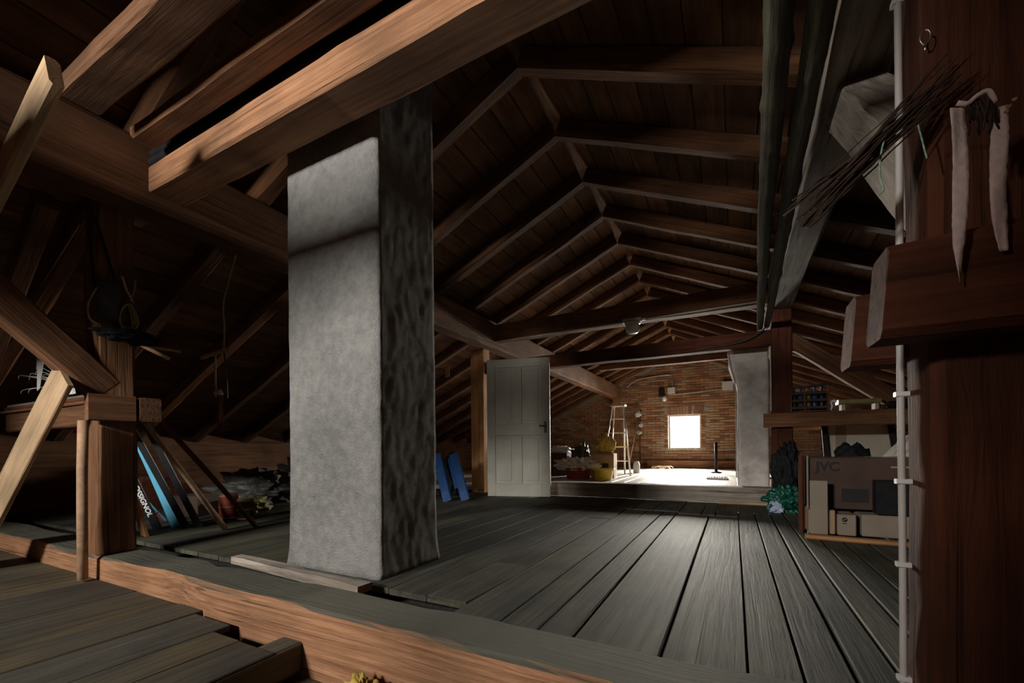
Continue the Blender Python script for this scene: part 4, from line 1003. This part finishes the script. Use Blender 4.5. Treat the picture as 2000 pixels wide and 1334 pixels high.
# things on the shelf timber
cr = empty('bottle_crate', (0.75, 5.74, 1.07), 'dark crate of bottles standing on the shelf timber', 'crate')
boxobj('crate_floor', 0.565, 0.915, 5.68, 5.86, 1.072, 1.082, 'timber', cr)
for z in (1.10, 1.18, 1.26): boxobj('crate_slat', 0.565, 0.915, 5.675, 5.687, z, z + 0.03, 'card_dark', cr)
for x in (0.565, 0.69, 0.905): boxobj('crate_post', x, x + 0.014, 5.67, 5.69, 1.07, 1.32, 'timber', cr)
boxobj('crate_side', 0.565, 0.577, 5.69, 5.86, 1.08, 1.30, 'timber', cr); boxobj('crate_side', 0.903, 0.915, 5.69, 5.86, 1.08, 1.30, 'timber', cr)
boxobj('crate_back', 0.577, 0.903, 5.85, 5.86, 1.08, 1.30, 'timber', cr)
for k in range(5):
    x = 0.61 + k * 0.064
    lathe('bottle', (x, 5.77, 1.083), [(0.027, 0), (0.029, 0.02), (0.029, 0.16), (0.012, 0.21), (0.012, 0.262), (0.014, 0.27)], ('skiblack', 'darkgrey', 'olive', 'blue', 'skiblack')[k], 14,
          label='%s bottle from the far post in the dark crate on the shelf' % ORD[k], cat='bottle', group='bottles in the shelf crate')
tube('paint_brush', [(0.59, 5.73, 1.36), (0.72, 5.70, 1.345), (0.90, 5.71, 1.365)], 0.014, 'darkgrey', 8, label='dark rolled brush lying across the bottle crate', cat='brush')
wc = empty('white_clamp', (0.95, 5.73, 1.07), 'small white curved hook standing beside the bottle crate', 'hook')
tube('hook_bend', spline([(0.935, 5.73, 1.075), (0.95, 5.725, 1.12), (0.94, 5.72, 1.16), (0.965, 5.72, 1.185), (0.985, 5.725, 1.165)], 16), 0.010, 'clip', 8, wc)
tr_ = empty('olive_tray', (1.2, 5.75, 1.07), 'olive plastic tray on white feet on the shelf timber', 'tray')
boxobj('tray_body', 1.0, 1.36, 5.68, 5.85, 1.135, 1.185, 'olive', tr_, cham=0.01)
boxobj('tray_foot', 1.03, 1.06, 5.70, 5.83, 1.072, 1.135, 'linen', tr_); boxobj('tray_foot', 1.31, 1.34, 5.70, 5.83, 1.072, 1.135, 'linen', tr_)
blob('dark_tarp', (1.62, 5.76, 1.065), (0.22, 0.10, 0.06), 'black', seed=33, rough=0.5, label='folded black tarp on the shelf timber beside the olive tray', cat='tarp')
# glowing tube added in place of skylight daylight under the right rafters
tl = empty('skylight_stand_in', (1.55, 6.5, 1.70), 'lit white tube standing in for skylight daylight under the right rafters beyond the dark strut', 'lamp')
tube('stand_in_tube', [(1.36, 6.5, 1.765), (1.85, 6.5, 1.665)], 0.026, 'tube', 12, tl)
timber('stand_in_housing', (1.33, 6.5, 1.82), (1.88, 6.5, 1.71), 0.06, 0.05, 'porcelain', seg=2, jit=0, parent=tl)
tube('stand_in_bracket', [(1.52, 6.5, 1.80), (1.52, 6.5, 2.24)], 0.012, 'black', 8, tl)
# hoses lying along the orange collar beam
for k, (y, z, r) in enumerate(((1.395, 2.572, 0.028), (1.40, 2.627, 0.026))):
    tube('black_hose', spline([(-3.6, y, z), (-2.8, y + 0.004, z), (-2.0, y - 0.003, z), (-1.0, y + 0.004, z), (0.0, y, z), (0.9, y, z)], 40), r, 'black', 10,
         label='black hose lying along the top of the orange collar beam, %s one' % ('lower', 'upper')[k], cat='hose', group='hoses on the orange collar beam')
